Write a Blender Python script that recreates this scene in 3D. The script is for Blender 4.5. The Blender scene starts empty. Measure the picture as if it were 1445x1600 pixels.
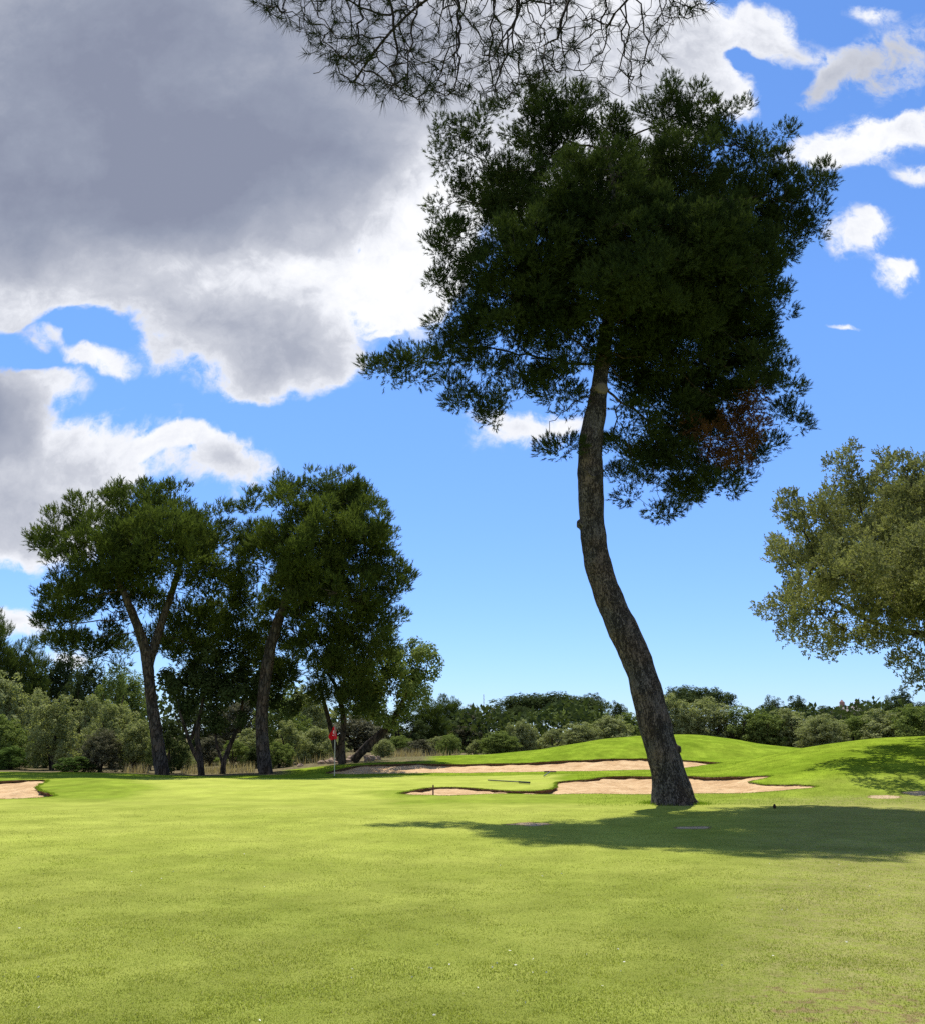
import bpy, math, random
import numpy as np
from mathutils import Vector
random.seed(7); rng = np.random.default_rng(7)
SC = bpy.context.scene
R = math.radians
# ------------------------------------------------------------------ camera
FPX, CXP, CYP, PITCH, EYE = 1447.0, 722.5, 800.0, R(13.8), 1.6
cp, sp = math.cos(PITCH), math.sin(PITCH)
cam = bpy.data.objects.new('camera', bpy.data.cameras.new('camera'))
SC.collection.objects.link(cam); SC.camera = cam
cam.location = (0, 0, EYE); cam.rotation_euler = (R(90) + PITCH, 0, 0)
cam.data.sensor_fit = 'HORIZONTAL'; cam.data.sensor_width = 36; cam.data.lens = 36 * FPX / 1445
cam.data.clip_end = 5000
# ------------------------------------------------------------------ light
SUN_EL, SUN_AZ = R(64.5), R(-11)          # azimuth from +Y, negative = to the left
sv = Vector((math.sin(SUN_AZ) * math.cos(SUN_EL), math.cos(SUN_AZ) * math.cos(SUN_EL), math.sin(SUN_EL)))
sun = bpy.data.objects.new('sun', bpy.data.lights.new('sun', 'SUN'))
SC.collection.objects.link(sun)
sun.data.energy = 4.6; sun.data.angle = R(0.55); sun.data.color = (1.0, 0.95, 0.86)
sun.rotation_euler = sv.to_track_quat('Z', 'Y').to_euler()
SC.view_settings.view_transform = 'Standard'; SC.view_settings.look = 'None'
SC.view_settings.exposure = 0.54; SC.view_settings.gamma = 1
SC.render.engine = 'CYCLES'
cy = SC.cycles
cy.max_bounces = 6; cy.diffuse_bounces = 3; cy.glossy_bounces = 2; cy.transmission_bounces = 3
cy.transparent_max_bounces = 4; cy.use_adaptive_sampling = False
cy.use_denoising = False
cy.sample_clamp_indirect = 4

def ray(px, py):
    cx, cz = (px - CXP) / FPX, (CYP - py) / FPX
    return cx, cp - cz * sp, sp + cz * cp
def at(px, py, Y):
    dx, dy, dz = ray(px, py); t = Y / dy
    return Vector((dx * t, Y, EYE + dz * t))
def uv(px, py):
    dx, dy, dz = ray(px, py); return dx / dy, dz / dy

# ------------------------------------------------------------------ world: sky texture + clouds by direction
W = bpy.data.worlds.new('World'); SC.world = W; W.use_nodes = True
nt = W.node_tree; nt.nodes.clear()
def N(tree, typ, **kw):
    n = tree.nodes.new(typ)
    for k, v in kw.items(): setattr(n, k, v)
    return n
def link(t, a, b): t.links.new(a, b)
class G:
    """small node-graph writer"""
    def __init__(s, tree): s.t = tree
    def n(s, typ, **kw): return N(s.t, typ, **kw)
    def put(s, sock, v):
        if hasattr(v, 'is_linked') or isinstance(v, bpy.types.NodeSocket): s.t.links.new(v, sock)
        else: sock.default_value = v
    def math(s, op, a, b=0.0, c=0.0, clamp=False):
        m = s.n('ShaderNodeMath', operation=op); m.use_clamp = clamp
        for i, v in enumerate((a, b, c)): s.put(m.inputs[i], v)
        return m.outputs[0]
    def noise(s, vec, scale, detail=4, rough=0.5, out=0, dist=0.0):
        m = s.n('ShaderNodeTexNoise'); s.put(m.inputs['Vector'], vec)
        m.inputs['Scale'].default_value = scale; m.inputs['Detail'].default_value = detail
        m.inputs['Roughness'].default_value = rough; m.inputs['Distortion'].default_value = dist
        return m.outputs[out]
    def mapr(s, v, a, b, c=0.0, d=1.0, smooth=True):
        m = s.n('ShaderNodeMapRange', interpolation_type='SMOOTHSTEP' if smooth else 'LINEAR')
        s.put(m.inputs[0], v)
        for i, q in enumerate((a, b, c, d)): s.put(m.inputs[i + 1], q)
        return m.outputs[0]
    def mix(s, f, a, b, typ='MIX'):
        m = s.n('ShaderNodeMix', data_type='RGBA', blend_type=typ)
        s.put(m.inputs[0], f); s.put(m.inputs[6], a if not isinstance(a, tuple) else (*a, 1)); s.put(m.inputs[7], b if not isinstance(b, tuple) else (*b, 1))
        return m.outputs[2]
    def ramp(s, v, stops):
        m = s.n('ShaderNodeValToRGB'); s.put(m.inputs[0], v); e = m.color_ramp.elements
        while len(e) < len(stops): e.new(0.5)
        for q, (p, c) in zip(e, stops): q.position = p; q.color = (*c, 1)
        return m.outputs[0]
    def vmath(s, op, a, b=None, scale=None):
        m = s.n('ShaderNodeVectorMath', operation=op); s.put(m.inputs[0], a)
        if b is not None: s.put(m.inputs[1], b)
        if scale is not None: s.put(m.inputs[3], scale)
        return m.outputs[0]
g = G(nt)
sky = g.n('ShaderNodeTexSky', sky_type='NISHITA', sun_disc=False, sun_elevation=SUN_EL, sun_rotation=SUN_AZ)
sky.air_density = 1.0; sky.dust_density = 0.1; sky.ozone_density = 3.0; sky.altitude = 50
tc = g.n('ShaderNodeTexCoord')
sx = g.n('ShaderNodeSeparateXYZ'); link(nt, tc.outputs['Generated'], sx.inputs[0])
den = g.math('MAXIMUM', g.math('ABSOLUTE', sx.outputs[1]), 0.2)
u_ = g.math('DIVIDE', sx.outputs[0], den); v_ = g.math('DIVIDE', sx.outputs[2], den)
cb = g.n('ShaderNodeCombineXYZ'); link(nt, u_, cb.inputs[0]); link(nt, v_, cb.inputs[1])
P = cb.outputs[0]
def warp(vec, scale, amt, det=3):
    c = g.noise(vec, scale, det, 0.55, out=1)
    c = g.vmath('SUBTRACT', c, (0.5, 0.5, 0.5)); c = g.vmath('SCALE', c, scale=amt)
    c = g.vmath('MULTIPLY', c, (1, 1, 0)); return g.vmath('ADD', vec, c)
PW = warp(warp(P, 3.2, 0.16), 11.0, 0.07, 5)
CLOUDS = [  # px, py, rx, ry, rotation, cover, greyness
 (230,110,600,350,0,2.2,1.75),(60,270,400,180,0,1.2,.9),(430,250,300,170,-10,1.4,1.0),(90,180,130,110,0,0,-.45),(330,120,200,70,-10,0,-.35),(150,330,260,90,0,0,.35),(0,40,300,300,0,1.0,.4),(560,40,260,150,0,1.0,.35),
 (470,400,290,130,4,1.3,-.15),(640,330,130,220,0,1.2,-.15),(655,210,150,200,0,1.0,-.1),(200,410,250,70,0,.9,-.15),(560,430,180,80,5,.9,0),(60,400,180,60,0,.6,.2),
 (330,520,240,125,8,1.3,.72),(460,555,150,72,5,.9,.38),(330,440,190,50,-8,0,-.3),(180,450,120,60,0,.6,.2),(400,600,90,42,0,.5,.25),
 (40,490,110,40,-30,.55,0),(128,578,78,26,28,.75,0),(70,608,62,24,18,.6,.05),(75,535,70,24,-40,.5,0),
 (20,760,235,125,-6,1.4,.30),(-20,655,105,72,10,1.3,1.2),(140,725,170,90,-10,1.0,.2),(60,820,170,70,0,.7,.3),
 (352,742,105,55,0,1.2,.55),(280,697,78,28,0,.9,0),(20,962,90,42,0,1.0,.15),(110,1020,90,30,0,.5,.1),
 (820,690,125,50,-6,.75,.12),(900,660,60,30,0,.5,0),
 (960,50,200,130,0,1.2,.3),(1110,40,150,72,-12,1.0,.1),(1120,125,130,50,8,.9,.1),(800,100,260,170,0,1.2,.2),(900,210,230,150,0,1.2,.1),(1010,150,170,110,0,1.0,.1),(740,280,120,160,0,1.1,0),(1200,15,70,40,0,.4,0),
 (1250,60,120,40,25,.42,.2),(1290,110,110,34,-35,.45,.3),(1390,85,170,60,-28,.62,.8),(1330,212,150,50,-16,.9,0),(1415,175,90,34,-24,.7,.1),(1370,12,60,26,0,.5,0),
 (1325,350,95,50,-10,.55,.05),(1355,340,50,24,-10,.3,0),(1402,408,70,46,0,.62,.0),(1412,398,30,20,0,.3,0),(1430,255,60,26,0,.45,0),(1395,340,45,20,0,.35,0),(1310,518,55,9,0,.5,0),(600,517,40,8,0,.35,0),
 (545,388,34,40,0,-1.6,0),(110,530,100,48,20,-.9,0),(20,570,90,40,20,-.7,0),(1165,75,60,30,-20,-.8,0),(1225,130,60,40,-40,-.6,0),(500,478,60,16,8,-.3,0),
 (-300,500,500,400,0,1.2,.6),(1900,300,400,300,0,1.0,.3)]
T = 0.0; GR = 0.0
for (px, py, rx, ry, rot, w, gr) in CLOUDS:
    u, v = uv(px, py); u2, _ = uv(px + rx, py); _, v2 = uv(px, py - ry)
    m = g.n('ShaderNodeMapping', vector_type='TEXTURE'); link(nt, PW, m.inputs[0])
    m.inputs[1].default_value = (u, v, 0); m.inputs[2].default_value = (0, 0, R(-rot)); m.inputs[3].default_value = (abs(u2 - u), abs(v2 - v), 1)
    q = g.n('ShaderNodeTexGradient', gradient_type='SPHERICAL'); link(nt, m.outputs[0], q.inputs[0])
    T = g.math('MULTIPLY_ADD', q.outputs[1], w, T)
    if gr: GR = g.math('MULTIPLY_ADD', q.outputs[1], gr, GR)
T = g.math('ADD', T, g.mapr(sx.outputs[1], 0.0, -0.3, 0.0, 0.26))     # unseen cloud cover added behind the camera for whiter fill light
n1 = g.noise(PW, 8.5, 9, 0.66); n2 = g.noise(P, 4.0, 6, 0.6); n3 = g.noise(warp(P, 14, .07, 6), 30.0, 7, 0.65)
nn = g.math('MULTIPLY_ADD', g.math('SUBTRACT', n1, 0.5), 1.9, g.math('MULTIPLY', g.math('SUBTRACT', n3, 0.5), 1.5))
den_ = g.math('ADD', T, g.math('MULTIPLY', nn, g.mapr(T, -.05, .45, .12, .74)))
alpha = g.mapr(den_, 0.12, 0.55)
thick = g.math('ADD', g.math('MULTIPLY', GR, g.math('MULTIPLY_ADD', g.math('SUBTRACT', n2, 0.5), 1.9, 1.0)), g.math('MULTIPLY', nn, 0.45))
thick = g.math('ADD', thick, g.mapr(T, .3, 1.2, 0, .12))
ccol = g.ramp(g.math('MULTIPLY', thick, 0.5), [(0.0, (.97, .98, 1.0)), (0.09, (.86, .88, .94)), (0.22, (.60, .625, .70)), (0.42, (.42, .45, .54)), (0.75, (.30, .335, .435)), (1.0, (.255, .285, .385))])
el = g.mapr(v_, -0.02, 0.55)      # clearer, bluer air towards the horizon than the model's
sky_c = g.mix(1.0, sky.outputs[0], g.mix(el, (.46, .60, .93), (.56, .77, 1.03)), 'MULTIPLY')
hs = g.n('ShaderNodeHueSaturation'); link(nt, sky_c, hs.inputs['Color'])
hs.inputs['Saturation'].default_value = 0.99; hs.inputs['Value'].default_value = 1.0
b1 = g.n('ShaderNodeBackground'); link(nt, hs.outputs[0], b1.inputs[0]); b1.inputs[1].default_value = 0.126
b2 = g.n('ShaderNodeBackground'); link(nt, ccol, b2.inputs[0]); b2.inputs[1].default_value = 0.71
ms = g.n('ShaderNodeMixShader'); link(nt, alpha, ms.inputs[0]); link(nt, b1.outputs[0], ms.inputs[1]); link(nt, b2.outputs[0], ms.inputs[2])
wo = g.n('ShaderNodeOutputWorld'); link(nt, ms.outputs[0], wo.inputs[0])
W.cycles.sampling_method = 'MANUAL'; W.cycles.sample_map_resolution = 512

# ------------------------------------------------------------------ helpers
COL = SC.collection
def tag(o, label=None, cat=None, group=None, kind=None):
    for k, v in (('label', label), ('category', cat), ('group', group), ('kind', kind)):
        if v: o[k] = v
    return o
def link_mesh(name, me, mat=None, parent=None):
    o = bpy.data.objects.new(name, me); COL.objects.link(o)
    if mat: me.materials.append(mat)
    if parent: o.parent = parent
    return o
def empty(name, loc=(0, 0, 0)):
    o = bpy.data.objects.new(name, None); COL.objects.link(o); o.location = loc; o.empty_display_size = 0.2
    return o
def mesh_np(name, V, F, smooth=False):
    """V (n,3), F (m,k) indices"""
    V = np.asarray(V, np.float32); F = np.asarray(F, np.int32); me = bpy.data.meshes.new(name)
    m, k = F.shape
    me.vertices.add(len(V)); me.vertices.foreach_set('co', V.ravel())
    me.loops.add(m * k); me.loops.foreach_set('vertex_index', F.ravel())
    me.polygons.add(m); me.polygons.foreach_set('loop_start', np.arange(0, m * k, k, dtype=np.int32))
    me.update(calc_edges=True)
    me.polygons.foreach_set('use_smooth', np.full(m, smooth))
    return me
def soup(name, T3):
    """T3 (n,k,3): separate k-gons"""
    n, k, _ = T3.shape
    return mesh_np(name, T3.reshape(-1, 3), np.arange(n * k).reshape(n, k))
def unit(v): return v / np.maximum(np.linalg.norm(v, axis=-1, keepdims=True), 1e-9)
def rnd(n, s=1.0): return rng.normal(0, s, (n, 3))
def tube_arrays(pts, rad, sides=8, rough=0.0):
    pts = np.asarray(pts, float); rad = np.asarray(rad, float); n = len(pts)
    tan = unit(np.gradient(pts, axis=0)); ref = np.array([0.31, 0.17, 0.93]) if abs(tan[0][2]) < .9 else np.array([1.0, .1, 0])
    V = []
    for i in range(n):
        a = np.cross(tan[i], ref); a /= np.linalg.norm(a); ref_b = np.cross(a, tan[i]); ref = ref_b
        th = np.linspace(0, 2 * math.pi, sides, endpoint=False)
        r = rad[i] * (1 + (rough * rng.normal(0, 1, sides) if rough else 0))
        V.append(pts[i] + (np.outer(np.cos(th) * r, a) + np.outer(np.sin(th) * r, ref_b)))
    V = np.concatenate(V); F = []
    for i in range(n - 1):
        for j in range(sides):
            k = (j + 1) % sides
            F.append((i * sides + j, i * sides + k, (i + 1) * sides + k, (i + 1) * sides + j))
    c = len(V); V = np.vstack([V, pts[-1] + tan[-1] * rad[-1] * .5]); top = (n - 1) * sides
    for j in range(0, sides): F.append((top + j, top + (j + 1) % sides, c, c))
    return V, F
class MB:
    def __init__(s): s.V = []; s.F = []; s.n = 0
    def add(s, V, F):
        V = np.asarray(V, float)
        s.V.append(V); s.F += [tuple(i + s.n for i in f) for f in F]; s.n += len(V); return s
    def tube(s, pts, rad, sides=8, rough=0.0): return s.add(*tube_arrays(pts, rad, sides, rough))
    def box(s, c, d, rz=0.0, rx=0.0, ry=0.0):
        from mathutils import Matrix, Euler
        M = Euler((rx, ry, rz)).to_matrix()
        V = [Vector(c) + M @ Vector((x * d[0] / 2, y * d[1] / 2, z * d[2] / 2)) for x in (-1, 1) for y in (-1, 1) for z in (-1, 1)]
        return s.add([tuple(v) for v in V], [(0, 1, 3, 2), (4, 6, 7, 5), (0, 4, 5, 1), (2, 3, 7, 6), (0, 2, 6, 4), (1, 5, 7, 3)])
    def build(s, name, mat, parent=None, smooth=True):
        V = np.concatenate(s.V); me = bpy.data.meshes.new(name)
        fs = [tuple(dict.fromkeys(f)) for f in s.F]
        me.from_pydata(V.tolist(), [], fs); me.update()
        me.polygons.foreach_set('use_smooth', np.full(len(me.polygons), smooth))
        return link_mesh(name, me, mat, parent)
# ------------------------------------------------------------------ materials
def newmat(name):
    m = bpy.data.materials.new(name); m.use_nodes = True; m.node_tree.nodes.clear(); return m, G(m.node_tree)
def out(g_, sh): o = g_.n('ShaderNodeOutputMaterial'); g_.t.links.new(sh, o.inputs[0]); return o
def principled(g_, col, rough=0.8, spec=0.3, normal=None):
    p = g_.n('ShaderNodeBsdfPrincipled'); g_.put(p.inputs['Base Color'], col if not isinstance(col, tuple) else (*col, 1))
    g_.put(p.inputs['Roughness'], rough); p.inputs['Specular IOR Level'].default_value = spec
    if normal: g_.put(p.inputs['Normal'], normal)
    return p.outputs[0]
def bump(g_, h, dist, strength=1.0):
    b = g_.n('ShaderNodeBump'); g_.put(b.inputs['Height'], h); b.inputs['Distance'].default_value = dist; b.inputs['Strength'].default_value = strength
    return b.outputs[0]
def leafmat(name, dark, light, scale=0.6, transl=0.3, dry=None):
    m, q = newmat(name)
    tcn = q.n('ShaderNodeTexCoord'); ge = q.n('ShaderNodeNewGeometry')
    a = q.noise(tcn.outputs['Object'], scale, 3, 0.6)
    f = q.math('ADD', q.math('MULTIPLY', q.mapr(a, 0.3, 0.7), 0.55), q.math('MULTIPLY', ge.outputs['Random Per Island'], 0.45))
    c = q.mix(f, dark, light)
    if dry: c = q.mix(q.math('GREATER_THAN', ge.outputs['Random Per Island'], dry[0]), c, dry[1])
    d = principled(q, c, 0.85, 0.02)
    t = q.n('ShaderNodeBsdfTranslucent'); q.put(t.inputs[0], q.mix(1.0, c, (1.1, 1.15, 0.6), 'MULTIPLY'))
    mx = q.n('ShaderNodeMixShader'); mx.inputs[0].default_value = transl
    q.t.links.new(d, mx.inputs[1]); q.t.links.new(t.outputs[0], mx.inputs[2]); out(q, mx.outputs[0])
    return m
def barkmat(name, c1, c2, scale=6.0, stretch=0.3, depth=0.03):
    m, q = newmat(name); tcn = q.n('ShaderNodeTexCoord')
    mp = q.n('ShaderNodeMapping'); q.t.links.new(tcn.outputs['Object'], mp.inputs[0]); mp.inputs[3].default_value = (1, 1, stretch)
    wv = q.vmath('ADD', mp.outputs[0], q.vmath('SCALE', q.noise(mp.outputs[0], scale * .6, 4, .6, out=1), scale=0.34))
    vo = q.n('ShaderNodeTexVoronoi', feature='DISTANCE_TO_EDGE'); q.put(vo.inputs['Vector'], wv); vo.inputs['Scale'].default_value = scale
    vc = q.n('ShaderNodeTexVoronoi', feature='F1'); q.put(vc.inputs['Vector'], wv); vc.inputs['Scale'].default_value = scale
    vn = q.noise(mp.outputs[0], scale * .35, 4, .6)
    e = q.mapr(vo.outputs[0], 0.0, q.mapr(vn, .35, .7, .04, .34))
    n = q.noise(mp.outputs[0], scale * 2.6, 8, 0.72)
    h = q.math('ADD', q.math('MULTIPLY', e, 0.7), q.math('MULTIPLY', n, 0.55))
    big = q.noise(tcn.outputs['Object'], 1.6, 4)
    c = q.mix(q.mapr(h, 0.2, 1.05), c1, c2)
    sep = q.n('ShaderNodeSeparateColor'); q.put(sep.inputs[0], vc.outputs['Color'])
    c = q.mix(1.0, c, q.mapr(sep.outputs[0], 0, 1, .72, 1.22, False), 'MULTIPLY')
    c = q.mix(q.mapr(big, 0.4, 0.65), c, q.mix(1.0, c, (1.22, 1.03, 0.88), 'MULTIPLY'))
    out(q, principled(q, c, 0.9, 0.15, bump(q, h, depth)))
    return m
def plain(name, col, rough=0.6, spec=0.4, var=0.15, scale=20):
    m, q = newmat(name); tcn = q.n('ShaderNodeTexCoord'); n = q.noise(tcn.outputs['Object'], scale, 4)
    c = q.mix(n, tuple(max(0, v * (1 - var)) for v in col), tuple(v * (1 + var) for v in col))
    out(q, principled(q, c, rough, spec)); return m
M = {}
M['pine'] = leafmat('pine_needles', (.016, .030, .010), (.066, .090, .028), 0.9, 0.28)
M['pine_mid'] = leafmat('pine_needles_mid', (.030, .050, .014), (.125, .160, .038), 0.5, 0.38)
M['pine_dead'] = leafmat('dead_needles', (.075, .036, .016), (.16, .078, .036), 1.0, 0.2)
M['pine_near'] = leafmat('near_needles', (.012, .018, .008), (.028, .038, .014), 3.0, 0.1)
M['oak'] = leafmat('oak_leaves', (.080, .090, .034), (.34, .35, .16), 0.55, 0.3)
M['olive'] = leafmat('olive_leaves', (.13, .155, .055), (.40, .42, .20), 0.9, 0.38)
M['green'] = leafmat('green_leaves', (.085, .125, .028), (.25, .30, .085), 0.9, 0.35)
M['dull'] = leafmat('dull_leaves', (.07, .07, .042), (.17, .165, .10), 0.9, 0.2)
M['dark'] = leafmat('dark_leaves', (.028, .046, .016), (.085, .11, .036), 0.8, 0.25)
M['bright'] = leafmat('bright_leaves', (.05, .09, .02), (.14, .21, .05), 0.9, 0.35)
M['dry'] = leafmat('dry_grass', (.26, .20, .11), (.50, .42, .27), 1.5, 0.3)
M['bark'] = barkmat('pine_bark', (.024, .021, .019), (.118, .106, .095), 15.0, 0.36, 0.05)
M['bark_far'] = barkmat('far_bark', (.025, .021, .018), (.085, .073, .064), 7.0, 0.3, 0.05)
M['bark_dark'] = barkmat('dark_bark', (.02, .017, .014), (.075, .062, .05), 5.0, 0.3, 0.03)
M['twig'] = plain('twig_bark', (.028, .021, .017), 0.9, 0.1, 0.3)
M['cut'] = plain('cut_wood', (.16, .13, .10), 0.9, 0.1, 0.25)

# ------------------------------------------------------------------ terrain
GA = lambda px: (px - CXP) / FPX / 1.0337     # pixel column -> x/Y near the horizon
ROWS = {  # Y : [(column, z)...]
 0:   [(0, 0)], 20: [(0, 0)],
 25:  [(-600, .05), (0, 0), (1150, 0), (1300, .02), (1445, .06), (2200, .3)],
 27:  [(-600, .1), (0, 0), (600, 0), (1150, .02), (1300, .12), (1445, .22), (2200, .5)],
 30:  [(-600, .1), (0, .02), (150, .10), (300, .03), (620, .06), (850, .09), (950, .13), (1150, .14), (1225, .28), (1300, .50), (1445, .70), (2200, .9)],
 33:  [(-600, .1), (0, .04), (80, .1), (160, .20), (240, .08), (620, .10), (850, .14), (950, .26), (1100, .28), (1180, .42), (1225, .60), (1300, .85), (1445, 1.1), (2200, 1.2)],
 36:  [(-600, .1), (0, .06), (80, .12), (160, .16), (240, .06), (620, .06), (850, .12), (950, .24), (1050, .26), (1120, .30), (1180, .62), (1225, .86), (1300, 1.17), (1445, 1.45), (2200, 1.6)],
 40:  [(-600, .2), (0, .08), (160, .08), (240, .02), (500, .02), (620, .06), (850, .12), (1000, .22), (1120, .36), (1180, .85), (1225, 1.13), (1300, 1.46), (1380, 1.68), (1445, 1.75), (2200, 1.9)],
 43:  [(-600, .25), (0, .14), (200, .08), (330, -.08), (460, -.12), (520, -.03), (620, .05), (760, .08), (900, .14), (1000, .20), (1060, .26), (1120, .42), (1200, .82), (1300, 1.25), (1445, 1.55), (2200, 1.7)],
 46:  [(-600, .25), (0, .10), (200, .02), (330, -.15), (460, -.05), (540, .13), (640, .20), (760, .20), (900, .30), (1000, .38), (1060, .38), (1120, .46), (1200, .62), (1300, .9), (1445, 1.2), (2200, 1.4)],
 49:  [(-600, .2), (0, 0), (200, -.08), (330, -.18), (440, -.05), (500, .15), (560, .32), (640, .36), (760, .35), (850, .48), (1000, .66), (1060, .62), (1125, .58), (1200, .6), (1300, .7), (1445, .9), (2200, 1.1)],
 53:  [(-600, .1), (0, -.05), (300, -.2), (420, -.05), (500, .2), (560, .40), (640, .52), (760, .56), (850, .86), (950, 1.35), (1050, 1.5), (1120, 1.4), (1200, 1.0), (1300, .8), (1445, .8), (2200, .9)],
 58:  [(-600, .1), (0, -.05), (300, -.15), (420, 0), (500, .25), (560, .42), (640, .58), (760, .70), (850, 1.05), (900, 1.36), (950, 1.68), (1000, 1.84), (1050, 1.92), (1100, 1.87), (1150, 1.62), (1200, 1.28), (1300, .9), (1445, .8), (2200, .8)],
 66:  [(-600, .1), (0, 0), (300, 0), (500, .4), (640, .45), (760, .40), (900, .8), (1050, 1.3), (1200, .9), (1445, .7), (2200, .7)],
 80:  [(-600, .5), (0, .4), (500, .6), (760, .3), (1050, .5), (1445, .5), (2200, .6)],
 120: [(0, .5)], 400: [(0, 2)], 2500: [(0, 6)]}
_A = np.arange(-2200, 3400, 5.0); _ks = sorted(ROWS)
_tab = np.array([np.interp(_A, *zip(*ROWS[k])) for k in _ks])
kern = np.exp(-np.linspace(-2, 2, 17) ** 2); kern /= kern.sum()
_tab = np.array([np.convolve(np.pad(r, 8, mode='edge'), kern, mode='valid') for r in _tab])
_Yf = np.concatenate([np.arange(0, 130, 0.25), np.arange(130, 2500, 10.0)])
_tf = np.empty((len(_Yf), len(_A)))
for j in range(len(_A)): _tf[:, j] = np.interp(_Yf, _ks, _tab[:, j])
kk = np.exp(-np.linspace(-2, 2, 9) ** 2); kk /= kk.sum()
_s = _tf.copy()
for i in range(4, 516): _s[i] = (kk[:, None] * _tf[i - 4:i + 5]).sum(0)
_tf = _s
def zt(x, y):
    x = np.asarray(x, float); y = np.asarray(y, float); yy = np.clip(y, 0.0, 2400)
    a = np.clip(x / np.maximum(yy, 8) / 1.0 * FPX * 1.0337 + CXP, -2190, 3380)
    fi = np.interp(yy, _Yf, np.arange(len(_Yf))); i0 = np.minimum(fi.astype(int), len(_Yf) - 2); fr = fi - i0
    aj = (a + 2200) / 5.0; j0 = aj.astype(int); fj = aj - j0
    z = (_tf[i0, j0] * (1 - fj) + _tf[i0, j0 + 1] * fj) * (1 - fr) + (_tf[i0 + 1, j0] * (1 - fj) + _tf[i0 + 1, j0 + 1] * fj) * fr
    z = z + 0.012 * np.sin(x * .9 + 1.3 * np.sin(y * .35)) * np.sin(y * .55 + .6) + .006 * np.sin(x * 2.3 + y * 1.1)
    return z
def hit(px, py, y0=4.0, y1=140.0):
    dx, dy, dz = ray(px, py); ys = np.arange(y0, y1, 0.02); xs = dx / dy * ys; zs = EYE + dz / dy * ys
    k = np.argmax(zs < zt(xs, ys)); y = ys[k] if k > 0 else y1
    return np.array([dx / dy * y, y])
def gz(x, y): return float(zt(np.array([x]), np.array([y]))[0])

def smooth_poly(pts, rag=0.03, step=0.06):
    P_ = np.array(pts, float); n = len(P_); res = []
    for i in range(n):      # centripetal-ish catmull-rom with strong tension
        p0, p1, p2, p3 = P_[(i - 1) % n], P_[i], P_[(i + 1) % n], P_[(i + 2) % n]
        k = max(2, int(np.linalg.norm(p2 - p1) / step))
        d = np.linalg.norm(p2 - p1)
        m1 = (p2 - p0); m1 = m1 / (np.linalg.norm(m1) + 1e-6) * d * .6; m2 = (p3 - p1); m2 = m2 / (np.linalg.norm(m2) + 1e-6) * d * .6
        t = np.linspace(0, 1, k, endpoint=False)[:, None]
        res.append((2 * t**3 - 3 * t**2 + 1) * p1 + (t**3 - 2 * t**2 + t) * m1 + (-2 * t**3 + 3 * t**2) * p2 + (t**3 - t**2) * m2)
    Q = np.concatenate(res); r = rng.normal(0, 1, (len(Q), 2)); r = (r + np.roll(r, 1, 0) + np.roll(r, 2, 0) + np.roll(r, -1, 0)) / 2
    r2 = rng.normal(0, 1, (len(Q), 2)); w = np.ones(21) / 4.5
    r2 = np.stack([np.convolve(np.pad(r2[:, c], 10, mode='wrap'), w, mode='valid') for c in (0, 1)], 1)
    return Q + rag * r * .6 + rag * r2 * 1.2
def inside(poly, X, Y):
    c = np.zeros(len(X), bool); x1, y1 = poly[:, 0], poly[:, 1]; x2, y2 = np.roll(x1, -1), np.roll(y1, -1)
    for a, b, c2, d in zip(x1, y1, x2, y2):
        m = ((b > Y) != (d > Y)); 
        if m.any(): c ^= m & (X < (c2 - a) * (Y - b) / (d - b + 1e-12) + a)
    return c
def nearest(poly, X, Y):
    D = np.empty(len(X)); I = np.empty(len(X), int)
    for s in range(0, len(X), 4000):
        d = (X[s:s + 4000, None] - poly[:, 0]) ** 2 + (Y[s:s + 4000, None] - poly[:, 1]) ** 2
        I[s:s + 4000] = d.argmin(1); D[s:s + 4000] = np.sqrt(d.min(1))
    return D, I
frontB = [(622,1240.5),(640,1235.5),(665,1231.5),(690,1230),(720,1230.5),(750,1232.5),(790,1235.5),(825,1236.5),(852,1234.5),(866,1230),(872,1222),(895,1219.5),(925,1217),(950,1213.5),(980,1213),(1030,1213.5),(1075,1213),(1110,1215),(1150,1213.5),(1208,1212),(1195,1216),(1168,1222),(1195,1226),(1240,1226.5),(1274,1230),(1240,1234),(1190,1238),(1120,1240.5),(1000,1241.5),(900,1241),(850,1241.5),(790,1240.5),(700,1243.5),(650,1242.5)]
backB = [(505,1209),(530,1202),(560,1196.5),(600,1194.5),(650,1193.5),(700,1194),(760,1193.5),(815,1192.5),(850,1190.5),(900,1188),(960,1186),(1010,1185.5),(1060,1187.5),(1100,1190),(1128,1192),(1100,1196),(1060,1201),(1000,1203.5),(900,1205.5),(800,1207),(700,1208),(620,1209),(560,1210)]
leftB = [(-160,1222),(-80,1219),(0,1220.5),(40,1219),(75,1219),(66,1225),(58,1230),(64,1236),(80,1239),(84,1245),(40,1248),(0,1249),(-80,1250),(-200,1248)]
nearR = [(1352,1243),(1375,1240),(1400,1241),(1412,1246),(1380,1250)]
bunkers = []
for nm, pl, lip in (('front', frontB, .13), ('back', backB, .13), ('left', leftB, .15)):
    H = [hit(a, b) for a, b in pl]; bunkers.append((nm, smooth_poly(H), lip))
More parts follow.
